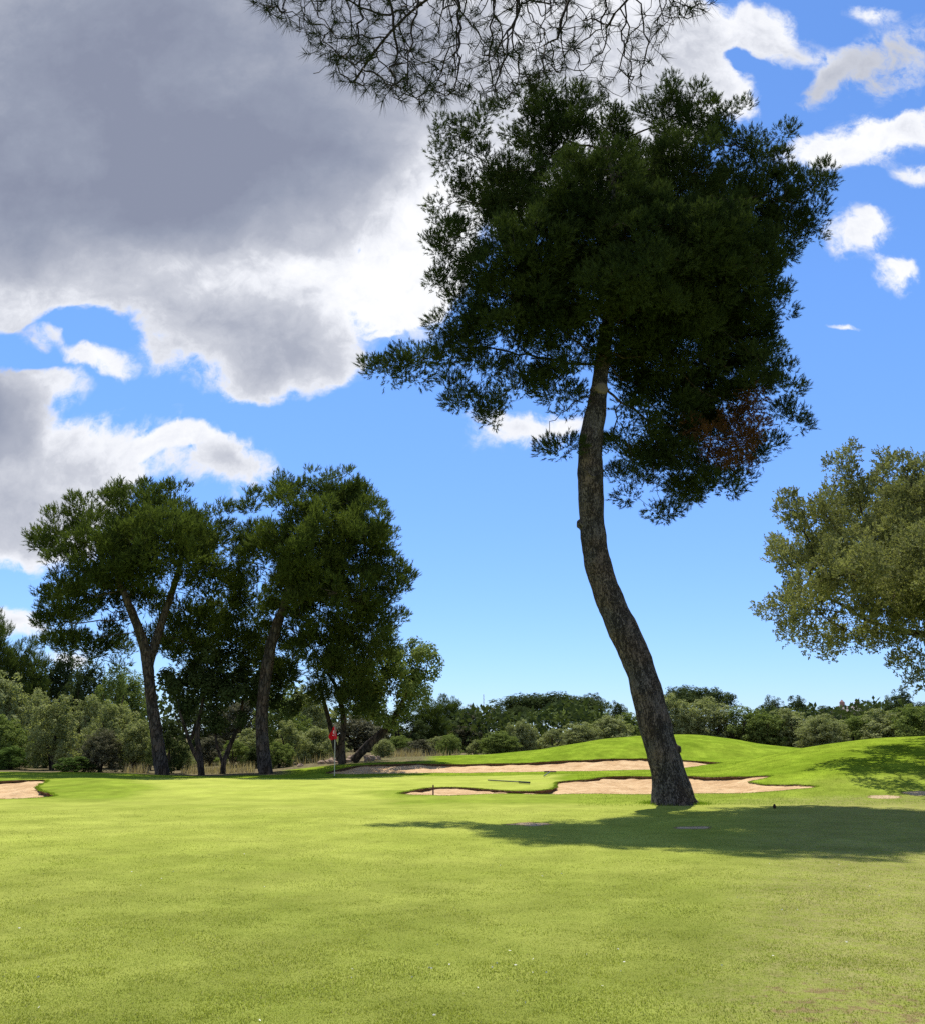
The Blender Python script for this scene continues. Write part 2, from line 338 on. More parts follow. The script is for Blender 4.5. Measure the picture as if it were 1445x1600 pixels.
# ---- ground grid
def axis(segs):
    o = []
    for a, b, s in segs: o.append(np.arange(a, b, s))
    return np.concatenate(o + [[segs[-1][1]]])
xs = axis([(-2500, -300, 200), (-300, -60, 20), (-60, -26, 1.0), (-26, -14, .25), (-14, 19, .09), (19, 34, .25), (34, 70, 1.0), (70, 300, 20), (300, 2500, 200)])
ys = axis([(-300, -20, 20), (-20, 3, 1.5), (3, 24, .25), (24, 51, .10), (51, 64, .25), (64, 100, 1.0), (100, 300, 10), (300, 2500, 150)])
X, Yg = np.meshgrid(xs, ys); nx, ny = len(xs), len(ys)
Xf, Yf = X.ravel().copy(), Yg.ravel().copy()
fidx = np.arange(nx * ny).reshape(ny, nx)
F = np.stack([fidx[:-1, :-1], fidx[:-1, 1:], fidx[1:, 1:], fidx[1:, :-1]], -1).reshape(-1, 4)
INS = np.zeros(len(Xf), bool); keep = np.ones(len(F), bool)
for nm, poly, lip in bunkers:
    lo, hi = poly.min(0) - .3, poly.max(0) + .3
    idx = np.where((Xf > lo[0]) & (Xf < hi[0]) & (Yf > lo[1]) & (Yf < hi[1]))[0]
    ins = inside(poly, Xf[idx], Yf[idx]); ii = idx[ins]
    flag = np.zeros(len(Xf), bool); flag[ii] = True
    fi = flag[F]; keep &= ~fi.all(1)
    part = fi.any(1) & ~fi.all(1); mv = np.unique(F[part][fi[part]])
    D, I = nearest(poly, Xf[mv], Yf[mv]); Xf[mv], Yf[mv] = poly[I, 0], poly[I, 1]
F = F[keep]
Zf = zt(Xf, Yf)
me = mesh_np('ground', np.stack([Xf, Yf, Zf], 1), F, True)
# surface kinds carried per vertex: rough (mounds and banks), dry, soil; green also holds painted sheen
colpx = Xf / np.maximum(Yf, 6) * FPX * 1.0337 + CXP
def sm(v, a, b): t = np.clip((v - a) / (b - a), 0, 1); return t * t * (3 - 2 * t)
def wob(x, y, s, ph): return np.sin(x * s + ph + 1.7 * np.sin(y * s * .7 + ph)) * np.sin(y * s * 1.1 + 2 * ph + 1.3 * np.sin(x * s * .8))
wv = wob(Xf, Yf, .5, 1.) + .5 * wob(Xf, Yf, 1.3, 3.)
rough = np.maximum(sm(Yf + wv * .8, 40.5, 42.5), sm(colpx + wv * 25, 1010, 1120) * sm(Yf, 27, 31))
rough = np.maximum(rough, sm(colpx + wv * 12, 860, 900) * sm(Yf, 29.5, 31.5))
rough = np.maximum(rough, .55 * sm(Yf, 24, 25.5) * (1 - sm(Yf, 29.5, 30.5)) * sm(colpx + wv * 20, 560, 640))
rough = np.maximum(rough, .7 * sm(-colpx + wv * 20, -260, -200) * sm(Yf, 25, 28))
green_sheen = (.62 * sm(Yf + wv * .5, 8, 17) + .38 * sm(Yf + wv * .5, 25, 28)) * (1 - sm(Yf, 40.5, 42)) * (1 - rough) * (1 - .6 * sm(colpx, 950, 1300))  # lighter green turf, plus view-angle sheen painted in as brightening with distance
def spot(px, py, rx, ry):
    h = hit(px, py); a = hit(px + rx, py)[0] - h[0]; b = hit(px, py - ry)[1] - h[1]
    d = np.sqrt(((Xf - h[0]) / a) ** 2 + ((Yf - h[1]) / b) ** 2); return sm(-d - .25 * wob(Xf, Yf, 5., 2.), -1.15, -.65)
soil = np.zeros(len(Xf))
_tb = hit(1054, 1256); soil = .58 * sm(-np.hypot(Xf - _tb[0], Yf - _tb[1]) - .12 * wob(Xf, Yf, 6., 1.), -.95, -.45)
for s in ((828, 1288, 40, 3.5), (1085, 1294, 38, 3), (1385, 1246, 32, 4), (1436, 1240, 26, 4)): soil = np.maximum(soil, spot(*s))
soil2 = .8 * sm(-np.hypot((Xf - 2.4) / 1.3, (Yf - 6.3) / 1.5), -1.1, -.2)
dry = np.maximum(sm(colpx + wv * 40, 1050, 1300) * (1 - sm(Yf, 25.5, 27)) * sm(Yf, 4, 7), soil2)
far = sm(Yf, 59.5, 63); bank = sm(Yf, 50.5, 52.) * (1 - sm(colpx, 655, 690)) ; bank = np.maximum(bank, sm(Yf, 46.2, 47.2) * (1 - sm(colpx, 430, 470)))
for nm, arr in (('rough', rough), ('green', green_sheen), ('soil', np.maximum(soil, soil2 * .56)), ('dry', dry), ('wild', np.maximum(far, bank))):
    at_ = me.attributes.new(nm, 'FLOAT', 'POINT'); at_.data.foreach_set('value', arr.astype(np.float32))
m, q = newmat('grass_ground'); tcn = q.n('ShaderNodeTexCoord'); O = tcn.outputs['Object']
def attr(q_, nm): a = q_.n('ShaderNodeAttribute', attribute_name=nm); return a.outputs['Fac']
ge = q.n('ShaderNodeNewGeometry')
nA = q.noise(O, 0.35, 4, .6); nB = q.noise(O, 2.2, 5, .6); nC = q.noise(O, 26, 5, .7); nD = q.noise(O, 130, 3, .7); nE = q.noise(O, 7, 4, .65)
mow = q.math('ADD', q.math('MULTIPLY', q.mapr(nA, .35, .65), .45), q.math('ADD', q.math('MULTIPLY', q.mapr(nB, .3, .7), .25), q.math('MULTIPLY', q.mapr(nC, .3, .7), .30)))
cFair = q.mix(mow, (.148, .182, .030), (.262, .285, .062))
cGreenSheen = q.mix(mow, (.27, .315, .050), (.365, .395, .080))
cRough = q.mix(mow, (.12, .19, .013), (.235, .31, .030))
cRough = q.mix(1.0, cRough, q.mapr(q.noise(q.vmath('MULTIPLY', O, (1., .45, 1.)), 1.6, 6, .7), .3, .7, .78, 1.18), 'MULTIPLY')
c = q.mix(attr(q, 'green'), cFair, cGreenSheen); c = q.mix(attr(q, 'rough'), c, cRough)
dr = q.math('MULTIPLY', attr(q, 'dry'), q.mapr(q.math('ADD', q.math('MULTIPLY', nE, .5), q.math('MULTIPLY', nC, .5)), .38, .62), clamp=True)
c = q.mix(q.math('MULTIPLY', dr, .75), c, q.mix(nC, (.16, .13, .055), (.34, .30, .14)))
so = q.mapr(q.math('ADD', attr(q, 'soil'), q.math('MULTIPLY', q.math('SUBTRACT', nE, .5), 1.4)), .42, .62)
c = q.mix(so, c, q.mix(q.mapr(attr(q, 'soil'), .68, .9), q.mix(nC, (.12, .09, .035), (.27, .21, .10)), q.mix(nC, (.36, .25, .15), (.54, .42, .27))))
wildc = q.mix(q.mapr(nE, .35, .65), (.075, .07, .035), (.21, .17, .10)); c = q.mix(attr(q, 'wild'), c, wildc)
fine = q.mapr(nD, .2, .8, .72, 1.22); c = q.mix(1.0, c, fine, 'MULTIPLY')
mwv = q.n('ShaderNodeTexWave', wave_type='BANDS', bands_direction='X'); mwm = q.n('ShaderNodeMapping'); q.t.links.new(O, mwm.inputs[0]); mwm.inputs[2].default_value = (0, 0, R(38))
q.put(mwv.inputs['Vector'], mwm.outputs[0]); mwv.inputs['Scale'].default_value = .17; mwv.inputs['Distortion'].default_value = 1.2; mwv.inputs['Detail'].default_value = 2
c = q.mix(1.0, c, q.mapr(mwv.outputs['Fac'], .3, .7, .98, 1.02), 'MULTIPLY')
c = q.mix(1.0, c, q.mapr(q.noise(O, .9, 6, .7), .3, .7, .84, 1.12), 'MULTIPLY')
hh = q.math('ADD', q.math('MULTIPLY', nD, .25), q.math('ADD', nC, q.math('MULTIPLY', nE, 1.2)))
out(q, principled(q, c, 1.0, 0.0, bump(q, hh, .03, .5)))
me.materials.append(m); ground = link_mesh('ground', me); tag(ground, 'mown golf course grass rolling up into smooth green mounds', kind='structure')
# ---- bunker sand and lips
m, q = newmat('bunker_sand'); tcn = q.n('ShaderNodeTexCoord'); O = tcn.outputs['Object']
n1 = q.noise(O, 1.2, 5, .6); n2_ = q.noise(O, 30, 4, .7); n3_ = q.noise(O, 5, 4, .6)
wt = q.n('ShaderNodeTexWave', wave_type='BANDS', bands_direction='Y'); q.put(wt.inputs['Vector'], O); wt.inputs['Scale'].default_value = 1.6; wt.inputs['Distortion'].default_value = 6; wt.inputs['Detail'].default_value = 3
c = q.mix(q.mapr(q.math('ADD', q.math('MULTIPLY', n1, .6), q.math('MULTIPLY', n3_, .4)), .35, .65), (.42, .265, .13), (.61, .43, .24)); c = q.mix(1., c, q.mapr(n2_, .2, .8, .85, 1.1), 'MULTIPLY')
out(q, principled(q, c, .95, .1, bump(q, q.math('ADD', q.math('ADD', n3_, n2_), q.math('MULTIPLY', wt.outputs['Fac'], .4)), .04, .8))); M['sand'] = m
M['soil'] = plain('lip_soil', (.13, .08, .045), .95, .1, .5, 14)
blabels = {'front': 'long sand bunker in front of the green behind the leaning pine', 'back': 'long pale sand bunker below the back mound behind the flag', 'left': 'sand bunker at the left edge beside the grass tongue'}
EDGE = []
for nm, poly, lip0 in bunkers:
    lo, hi = poly.min(0) - .15, poly.max(0) + .15; st = .12
    gx, gy = np.arange(lo[0], hi[0], st), np.arange(lo[1], hi[1], st); GX, GY = np.meshgrid(gx, gy); fx, fy = GX.ravel(), GY.ravel()
    ins = inside(poly, fx, fy); D, I = nearest(poly, fx, fy); D = np.where(ins, D, -D)
    lip = lip0 * (1 - .65 * sm(fx / fy * FPX * 1.0337 + CXP, 1130, 1190)) if nm == 'front' else lip0 + 0 * fx
    foot = .035 * wob(fx, fy, 2.1, 1.) + .022 * wob(fx, fy, 5.3, 2.) + rng.normal(0, .004, len(fx))
    nP = len(poly); cen = unit(np.roll(poly, -2, 0) - np.roll(poly, 2, 0)); nor = np.stack([-cen[:, 1], cen[:, 0]], 1)
    area = .5 * np.sum(poly[:, 0] * np.roll(poly[:, 1], -1) - np.roll(poly[:, 0], -1) * poly[:, 1]); nor *= np.sign(area)   # inwards
    nearm = nor[:, 1] > .25; Dn, _ = nearest(poly[nearm], fx, fy); Df, _ = nearest(poly[~nearm], fx, fy); wl = sm(Dn / (Dn + Df + 1e-6), .1, .8)
    wl = wl * np.clip(.75 + .45 * wob(fx, fy, 1.3, 4.) + .3 * wob(fx, fy, 3.7, 1.), .25, 1.4)
    z = zt(fx, fy) - .03 - (lip * .95 - .03) * wl - .07 * sm(D, .1, 1.4) + foot * sm(D, .1, .8) + rng.normal(0, .003, len(fx))
    id_ = np.arange(len(fx)).reshape(GX.shape); FF = np.stack([id_[:-1, :-1], id_[:-1, 1:], id_[1:, 1:], id_[1:, :-1]], -1).reshape(-1, 4)
    ok = (D[FF] > -.14).all(1); FF = FF[ok]; us, inv = np.unique(FF, return_inverse=True)
    s_ = link_mesh('sand_bunker', mesh_np('sand_bunker', np.stack([fx, fy, z], 1)[us], inv.reshape(-1, 4), True), M['sand'])
    tag(s_, blabels[nm], kind='structure')
    # lip wall
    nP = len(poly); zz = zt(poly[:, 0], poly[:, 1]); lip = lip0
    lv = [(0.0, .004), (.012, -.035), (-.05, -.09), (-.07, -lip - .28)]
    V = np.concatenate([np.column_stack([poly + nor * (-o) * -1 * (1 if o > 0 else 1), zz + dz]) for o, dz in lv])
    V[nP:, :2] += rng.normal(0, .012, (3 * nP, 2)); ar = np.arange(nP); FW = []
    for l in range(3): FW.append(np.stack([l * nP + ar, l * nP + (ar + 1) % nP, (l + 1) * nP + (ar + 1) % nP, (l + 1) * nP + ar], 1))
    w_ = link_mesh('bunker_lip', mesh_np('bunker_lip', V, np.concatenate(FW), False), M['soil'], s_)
    EDGE.append((poly, nor, zz))

# ------------------------------------------------------------------ grass blades
def blades(name, P0, h, w, mat, lean=.5, label=None):
    n = len(P0); az = rng.uniform(0, 2 * math.pi, n); ln = rng.uniform(.1, lean, n) * h
    d = np.stack([np.cos(az) * ln, np.sin(az) * ln, h * np.ones(n)], 1); sd = np.stack([-np.sin(az + rng.normal(0, .8, n)), np.cos(az), np.zeros(n)], 1); sd = unit(sd) * (w / 2)[:, None]
    me_ = soup(name, np.stack([P0 - sd, P0 + sd, P0 + d], 1)); o = link_mesh(name, me_, mat); tag(o, label, kind='stuff'); return o
M['blade'] = leafmat('grass_blades', (.162, .196, .028), (.30, .325, .068), .8, .55, (.95, (.42, .38, .20)))
M['blade2'] = leafmat('rough_blades', (.11, .19, .012), (.23, .31, .03), .8, .45)
n = 600000; Yb = 1 / rng.uniform(1 / 23., 1 / 4.6, n); Xb = rng.uniform(-.62, .62, n) * Yb
dd = np.exp(-((Xb - 2.25) / 1.1) ** 2 - ((Yb - 6.3) / .9) ** 2); kp = rng.uniform(0, 1, n) > dd * .7; Xb, Yb = Xb[kp], Yb[kp]; n = len(Xb)
tf = 1 + .5 * wob(Xb, Yb, 3.1, .4) + .4 * wob(Xb, Yb, 9., 1.4)
blades('grass', np.stack([Xb, Yb, zt(Xb, Yb) - .003], 1), (.006 + .009 * rng.uniform(0, 1, n)) * np.clip(tf, .8, 1.25), .0035 + .0004 * Yb, M['blade'], 1.3, 'short mown grass blades of the foreground turf')
E = []; 
for poly, nor, zz in EDGE:
    k = np.repeat(np.arange(len(poly)), 28); P0 = np.column_stack([poly[k] - nor[k] * rng.uniform(-.03, .07, len(k))[:, None] + rng.normal(0, .02, (len(k), 2)), np.zeros(len(k))])
    P0[:, 2] = zt(P0[:, 0], P0[:, 1]) - .01; E.append(P0)
n = 130000; Yb = rng.uniform(24, 58, n); Xb = rng.uniform(-.1, .56, n) * Yb; msk = (Xb / Yb * FPX * 1.0337 + CXP + 0 > 900) | (Yb > 41)
P0 = np.stack([Xb, Yb, zt(Xb, Yb) - .005], 1)[msk]; 
for nm, poly, lip in bunkers: P0 = P0[~inside(poly, P0[:, 0], P0[:, 1])]
P0 = np.concatenate(E + [P0]); n_ = 5200; a_ = rng.uniform(0, 6.283, n_); r_0 = .38 + np.abs(rng.normal(0, .22, n_))
bx_ = _tb[0] + np.cos(a_) * r_0; by_ = _tb[1] + np.sin(a_) * r_0; P0 = np.concatenate([P0, np.stack([bx_, by_, zt(bx_, by_)], 1)]); n = len(P0)
blades('grass', P0, rng.uniform(.012, .038, n) * np.where(np.arange(n) > n - 5200, 2.2, 1.0), rng.uniform(.008, .014, n), M['blade2'], 1.0, 'longer rough grass along the bunker edges and on the mounds')

# ------------------------------------------------------------------ trees
def grow(trunk, start, attr_, step, kill, iters=220, jit=.25, down=0.0):
    nodes = [np.array(p, float) for p in trunk]; par = [i - 1 for i in range(len(trunk))]
    A = np.array(attr_, float); alive = np.ones(len(A), bool)
    nd = np.array(nodes); d = np.linalg.norm(A[:, None] - nd[None, start:], axis=2); best = d.argmin(1) + start; bd = d.min(1)
    tries = {}
    for it in range(iters):
        ia = np.where(alive)[0]
        if not len(ia): break
        acc = {}
        for i in ia: acc.setdefault(best[i], []).append(i)
        new = []; newp = []
        for b, lst in acc.items():
            v = unit(A[lst] - nodes[b]).sum(0); v = v / (np.linalg.norm(v) + 1e-9) + rng.normal(0, jit, 3) + np.array([0, 0, -down])
            if tries.get(b, 0) > 3:
                v = unit(A[lst[0]] - nodes[b])
            tries[b] = tries.get(b, 0) + 1
            v = v / np.linalg.norm(v); new.append(nodes[b] + v * step); newp.append(b)
        k0 = len(nodes); nodes += new; par += newp; nn_ = np.array(new)
        d = np.linalg.norm(A[ia][:, None] - nn_[None], axis=2); j = d.argmin(1); dm = d.min(1); up = dm < bd[ia]
        best[ia[up]] = k0 + j[up]; bd[ia[up]] = dm[up]
        alive[bd < kill] = False
        stuck = [b for b, t in tries.items() if t > 6]
        for b in stuck: alive[(best == b)] = False
    return np.array(nodes), np.array(par)
def limbs(nodes, par, nt_, r_tip, expo, rmax, mat, parent, name='limb', small=.02, sides=6):
    n = len(nodes); r = np.zeros(n); ch = [[] for _ in range(n)]
    for i in range(nt_, n): ch[par[i]].append(i)
    acc = np.zeros(n)
    for i in range(n - 1, nt_ - 1, -1):
        r[i] = max(r_tip, acc[i] ** (1 / expo)); acc[par[i]] += r[i] ** expo
    r = np.minimum(r, rmax)
    roots = [i for i in range(nt_, n) if par[i] < nt_]
    rest = MB()
    if len(roots) <= 90: small = 0
    for ro in roots:
        mb = MB() if r[ro] > small else rest
        stack = [(par[ro], ro)]
        while stack:
            p, c_ = stack.pop(); pts = [nodes[p], nodes[c_]]; rr = [r[c_], r[c_]]; cur = c_
            while ch[cur]:
                k = max(ch[cur], key=lambda z: r[z])
                for z in ch[cur]:
                    if z != k: stack.append((cur, z))
                pts.append(nodes[k]); rr.append(r[k]); cur = k
            if len(pts) > 1: mb.tube(pts, rr, sides if max(rr) > .02 else 4)
        if mb is not rest: mb.build(name, mat, parent)
    if rest.n: rest.build('twigs', mat, parent)  # fine side twigs too thin to tell apart
    return r, ch
def shoots(P0, D, L, K, nl, nw, spread=.75):
    """needle shoots: P0 base, D direction, L length, K needles each of length nl"""
    n = len(P0); ref = unit(rnd(n)); U = unit(np.cross(D, ref)); V_ = np.cross(D, U)
    t = np.tile(np.linspace(.05, 1, K), (n, 1)); ph = rng.uniform(0, 2 * math.pi, (n, K)); th = (spread * (1.25 - .75 * t)) * rng.uniform(.7, 1.3, (n, K))
    nd = D[:, None] * np.cos(th)[..., None] + (U[:, None] * np.cos(ph)[..., None] + V_[:, None] * np.sin(ph)[..., None]) * np.sin(th)[..., None]
    b = P0[:, None] + D[:, None] * (t * L[:, None])[..., None]
    l = nl * rng.uniform(.7, 1.2, (n, K)); sd = unit(np.cross(nd, rng.normal(0, 1, (n, K, 3)))) * nw / 2
    tri = np.stack([b - sd, b + sd, b + nd * l[..., None]], 2)
    return tri.reshape(-1, 3, 3)
def sprays(P0, D, L, K, nl, nw, spread=.9):
    T_ = shoots(P0, D, L, K, nl, nw, spread); b = (T_[:, 0] + T_[:, 1]) / 2; sd = (T_[:, 1] - T_[:, 0]) / 2; t = T_[:, 2]
    return np.stack([b, b * .45 + t * .55 + sd, t, b * .45 + t * .55 - sd], 1)
def spray_foliage(C, D, cr, per, K, L, nl, nw, up=.5):
    k = np.repeat(np.arange(len(C)), per); o = unit(rnd(len(k)) + D[k] * .4 + np.array([0, 0, .25])); P0 = C[k] + o * cr * (rng.uniform(.1, 1, len(k)) ** .5)[:, None]
    return sprays(P0, unit(o * .7 + np.array([0, 0, up]) + rnd(len(k), .3)), L * rng.uniform(.6, 1.3, len(k)), K, nl, nw)
def leaves(P0, D, lw, ll):
    n = len(P0); ref = unit(rnd(n)); U = unit(np.cross(D, ref)) * lw / 2; l = ll * rng.uniform(.7, 1.3, n)[:, None]
    return np.stack([P0, P0 + D * l * .5 + U, P0 + D * l, P0 + D * l * .5 - U], 1)
def blob_points(blobs, spacing, shell=.62):
    """attractor / clump centres inside ellipsoids, biased to the shell; returns points and outward directions"""
    Pt, Dr = [], []
    for c, rad in blobs:
        rad = np.array(rad); vol = 4.19 * rad.prod(); nb = max(3, int(vol / spacing ** 3 * .62))
        d = unit(rnd(nb * 3)); f = rng.uniform(0, 1, nb * 3) ** shell
        p = np.array(c) + d * rad * f[:, None]; got = []
        for a, b in zip(p, d):
            if all(np.linalg.norm(a - z) > spacing * .62 for z in got[-60:]): got.append(a); Dr.append(b)
            if len(got) >= nb: break
        Pt += got
    Pt, Dr = np.array(Pt), np.array(Dr[:len(Pt)])
    return Pt, Dr
def pxblobs(lst, Y0, flat=.8, deep=1.0):
    o = []
    for b in lst:
        px, py, r = b[:3]; dy = b[3] if len(b) > 3 else 0.0; Y = Y0 + dy; p = at(px, py, Y); rr = r / FPX * Y * 1.04
        o.append((np.array(p), (rr, rr * deep, rr * flat)))
    return o
def pine_foliage(C, D, cr, per, K, L, nl, nw, up=.45, gap=0.0):
    n = len(C); k = np.repeat(np.arange(n), per)
    if gap: k = k[rng.uniform(0, 1, len(k)) > gap * rng.uniform(0, 1, n)[k]]
    o = unit(rnd(len(k)) + D[k] * .35 + np.array([0, 0, .25])); rr = cr * (rng.uniform(.1, 1, len(k)) ** .6)[:, None] * np.array([1.1, 1.1, .85])
    P0 = C[k] + o * rr; d = unit(o * .6 + D[k] * .35 + np.array([0, 0, up]) + rnd(len(k), .3)); 
    return shoots(P0, d, L * rng.uniform(.6, 1.3, len(k)), K, nl, nw)
def leaf_foliage(C, D, cr, per, lw, ll, up=.55):
    n = len(C); k = np.repeat(np.arange(n), per); o = unit(rnd(len(k)) + D[k] * .5 + np.array([0, 0, .3])); P0 = C[k] + o * cr * (rng.uniform(.15, 1, len(k)) ** .45)[:, None]
    nr = unit(o + np.array([0, 0, up]) + rnd(len(k), .38)); d = unit(np.cross(nr, rnd(len(k)))); U = np.cross(nr, d) * lw / 2; l = ll * rng.uniform(.7, 1.3, len(k))[:, None]
    return np.stack([P0 - d * l * .5, P0 + U, P0 + d * l * .5, P0 - U], 1)

def refine(pts, rad, n):
    pts = np.array(pts, float); t = np.concatenate([[0], np.cumsum(np.linalg.norm(np.diff(pts, axis=0), axis=1))]); s = np.linspace(0, t[-1], n)
    o = np.stack([np.interp(s, t, pts[:, c]) for c in range(3)], 1); r = np.interp(s, t, rad)
    for _ in range(2 + n // 20):
        o[1:-1] = (o[:-2] + 2 * o[1:-1] + o[2:]) / 4
    return o, r
def local(arr, base): return np.asarray(arr) - np.array(base)

# ---- main leaning pine
YM = 22.7
base = hit(1052, 1257); base = np.array([base[0], base[1], 0]); base[2] = gz(base[0], base[1]); YM = base[1]
tr_px = [(1053,1262,66,0),(1052,1250,57,0),(1044,1205,52,0),(1028.5,1159,51,0),(1006.5,1065,47,.1),(990,1018,47,.2),(966,971,46,.3),(947,925,44,.3),(931,878,40,.3),(924,817,39,.3),(922,761,39,.2),(921,690,38,.2),(931,644,31,.2),(936,601,25,.3),(942,550,22,.4),(950,500,19,.6),(958,440,16,.6),(962,370,13,.4),(960,300,9,.2),(950,230,6,0)]
tp = [at(a, b, YM + d) for a, b, w, d in tr_px]; trad = [w / 2 / FPX * (v.y * cp + (v.z - EYE) * sp) for (a, b, w, d), v in zip(tr_px, tp)]
tpn, trn = refine(tp, trad, 110)
trn = trn * (1 + .05 * np.sin(np.arange(110) * .9) * np.sin(np.arange(110) * .37 + 1)); trn[:7] *= np.linspace(1.16, 1.0, 7)
tree = empty('pine_tree', tuple(base)); tag(tree, 'tall leaning pine with bare curved trunk and broad dark crown', 'tree')
mb = MB(); V, Fq = tube_arrays(local(tpn, base), trn, 28)
th = np.arange(len(V)); V = V + rnd(len(V), .006); _a = np.arange(len(V)) % 28 / 28 * 6.283; _h = np.clip(1 - (V[:, 2] + .1) / .55, 0, 1) ** 2; V[:, 0] *= 1 + .16 * _h * np.sin(_a * 5); V[:, 1] *= 1 + .16 * _h * np.cos(_a * 4 + 1); ringi = (th // 22)
mb.add(V, Fq)
# flare roots
trunk_o = mb.build('trunk', M['bark'], tree)
MAIN = [(1000,720,40,1.5),(1050,700,50,1),(1100,680,55,3),(1150,690,45,.5),(1080,760,36,2.5),(980,660,36,.5),(1120,750,34,.5),(1180,590,50,.5),(1040,620,60,1),(678,440,20,-.5),(684,390,18,-.5),(700,540,30,-1),(760,560,36,-1),(740,440,44,0),(690,340,30,0),
 (622,572,36,-.6),(600,578,26,-.8),(640,572,30,-.4),(655,560,18,-.4),(735,625,42,-1.5),(770,650,30,-1),(715,600,22,-1.5),(800,600,45,-.5),(875,703,24,-.8),(985,765,36,.8),(1030,785,28,1),(1075,745,45,1.5),(1130,735,48,2),(1180,700,42,2.2),
 (1225,655,34,2),(1215,600,36,2.5),(1165,540,60,2.5),(1080,640,60,3),(1020,700,40,2.5),(960,700,30,2.2),(1190,470,50,1.5),(1120,600,60,2.8),
 (712,475,46,-1),(694,420,32,-1),(740,520,55,-.8),(720,370,44,-1),(700,300,36,-.5),(705,245,40,0),(690,215,24,0),(740,190,40,0),(780,300,80,0),(830,180,55,.5),(850,135,30,.5),(880,210,75,.5),(900,160,35,.5),
 (960,200,45,1),(830,420,110,-1.5),(800,500,80,-1),(900,520,80,-1),(880,600,55,.3),(930,330,110,-2),(1040,180,45,1),(1040,150,28,1),(1090,190,60,.6),(1140,175,38,1),(1060,270,80,-.5),(1170,230,50,1),(1205,215,28,1),
 (1190,300,75,1),(1260,290,38,1),(1290,275,20,1),(1245,345,55,1.3),(1210,390,60,1.3),(1060,400,130,-1.5),(1150,430,90,0),(1040,520,110,.5),(1130,520,80,1.5),(990,600,60,1.5),(1200,540,25,2),(1250,640,16,2),
 (900,430,90,2.5),(1050,450,110,3.2),(960,300,100,2.8),(1100,330,90,3),(820,330,70,2.5),(1150,620,50,1.0),(990,430,90,-3)]
bl = pxblobs(MAIN, YM + .3, .85, 1.0)
C, D = blob_points(bl, .52)
nodes, par = grow(tpn, 69, C, .33, .30, 60, .22)
r_, ch_ = limbs(local(nodes, base), par, len(tpn), .008, 2.3, .16, M['bark_dark'], tree)
dc = at(1160, 655, YM + .2); dm = np.linalg.norm((C - np.array(dc)) * np.array([.8, .35, 1.05]), axis=1) < 1.15
link_mesh('crown', soup('crown', local(pine_foliage(C[~dm], D[~dm], .37, 118, 13, .13, .11, .018, .6, .75), base)), M['pine'], tree)
o = link_mesh('dead_foliage', soup('dead_foliage', local(pine_foliage(C[dm], D[dm], .40, 70, 13, .12, .10, .018, .1), base)), M['pine_dead'], tree); o['label'] = 'rust brown dead needles low on the right side of the crown'
# scars and knots
def knob(px, py, w, name, mat, flat=.5, dz=0.0, ring=False, label=None):
    i = np.argmin([abs(p[2] - at(px, py, p[1]).z) for p in tpn]); c = tpn[i]; rr = trn[i]; tgt = np.array(at(px, py, c[1]))
    dx_ = np.clip((tgt[0] - c[0]) / rr, -1.0, 1.0); dirv = np.array([dx_, -math.sqrt(max(0, 1 - dx_ * dx_)), 0.05]); p = c + dirv * rr * .93
    s = w / 2 / FPX * 23; b = MB(); a1 = unit(np.cross(dirv, [0, 0, 1])); a2 = np.cross(a1, dirv); prof = [(1.25, -.4), (1.15, .15), (.95, .32), (.6, flat), (.01, flat)] if not ring else [(1.2, -.3), (1.1, .14), (.95, .17), (.8, .06), (.01, .05)]
    V = []; S = 14
    for rr_, hh_ in prof:
        t = np.linspace(0, 2 * math.pi, S, endpoint=False); V.append(p + s * rr_ * (np.outer(np.cos(t), a1) + np.outer(np.sin(t), a2)) * (1 + rng.normal(0, .05, S))[:, None] + dirv * s * hh_)
    V = np.concatenate(V); Fk = [(i * S + j, i * S + (j + 1) % S, (i + 1) * S + (j + 1) % S, (i + 1) * S + j) for i in range(len(prof) - 1) for j in range(S)]
    b.add(local(V, base), Fk); o_ = b.build(name, mat, tree)
    if label: o_['label'] = label
knob(938, 609, 20, 'cut_limb_scar', M['cut'], .35, label='round pale scar of a sawn limb high on the trunk')
knob(925, 745, 24, 'limb_scar', M['bark'], .1, ring=True)
knob(905, 818, 18, 'knot', M['bark'], .8); knob(1056, 1170, 15, 'knot', M['bark_dark'], .9)

# ---- generic pixel-described trees
def make_tree(name, label, cat, stems, blobs, Y, mats, spacing, fol, start=.35, group=None, base_px=None, flat=.85, deep=1.0, tip=.012, rmax=.2, kill=.45, step=.45, jit=.22):
    (bx, by) = base_px; h = at(bx, by, Y); b0 = np.array([h.x, Y, gz(h.x, Y)]); t = empty(name, tuple(b0)); tag(t, label, cat, group)
    allp = []; firsts = []
    for st in stems:
        pts = [at(p[0], p[1], Y + (p[3] if len(p) > 3 else 0)) for p in st]
        rad = [p[2] / 2 / FPX * (v.y * cp + (v.z - EYE) * sp) for p, v in zip(st, pts)]
        if st is stems[0]: pts[0].z = b0[2] - .1
        pn, rn = refine(pts, rad, 34); allp.append((pn, rn))
    mbt = MB()
    for k, (pn, rn) in enumerate(allp): V, Fq = tube_arrays(local(pn, b0), rn, 12, .05); mbt.add(V, Fq)
    mbt.build('trunk', mats[0], t)
    tn = np.concatenate([pn[int(len(pn) * (start if k == 0 else .15)):] for k, (pn, rn) in enumerate(allp)])
    C, D = blob_points(pxblobs(blobs, Y, flat, deep), spacing)
    nodes, par = grow(tn, 0, C, step, kill, 70, jit); par[:len(tn)] = -1
    limbs(local(nodes, b0), par, len(tn), tip, 2.25, rmax, mats[1], t, small=.05)
    link_mesh('crown', soup('crown', local(fol(C, D), b0)), mats[2], t)
    return t
pf = lambda C, D: pine_foliage(C, D, .52, 85, 9, .24, .20, .040, .85, .7)
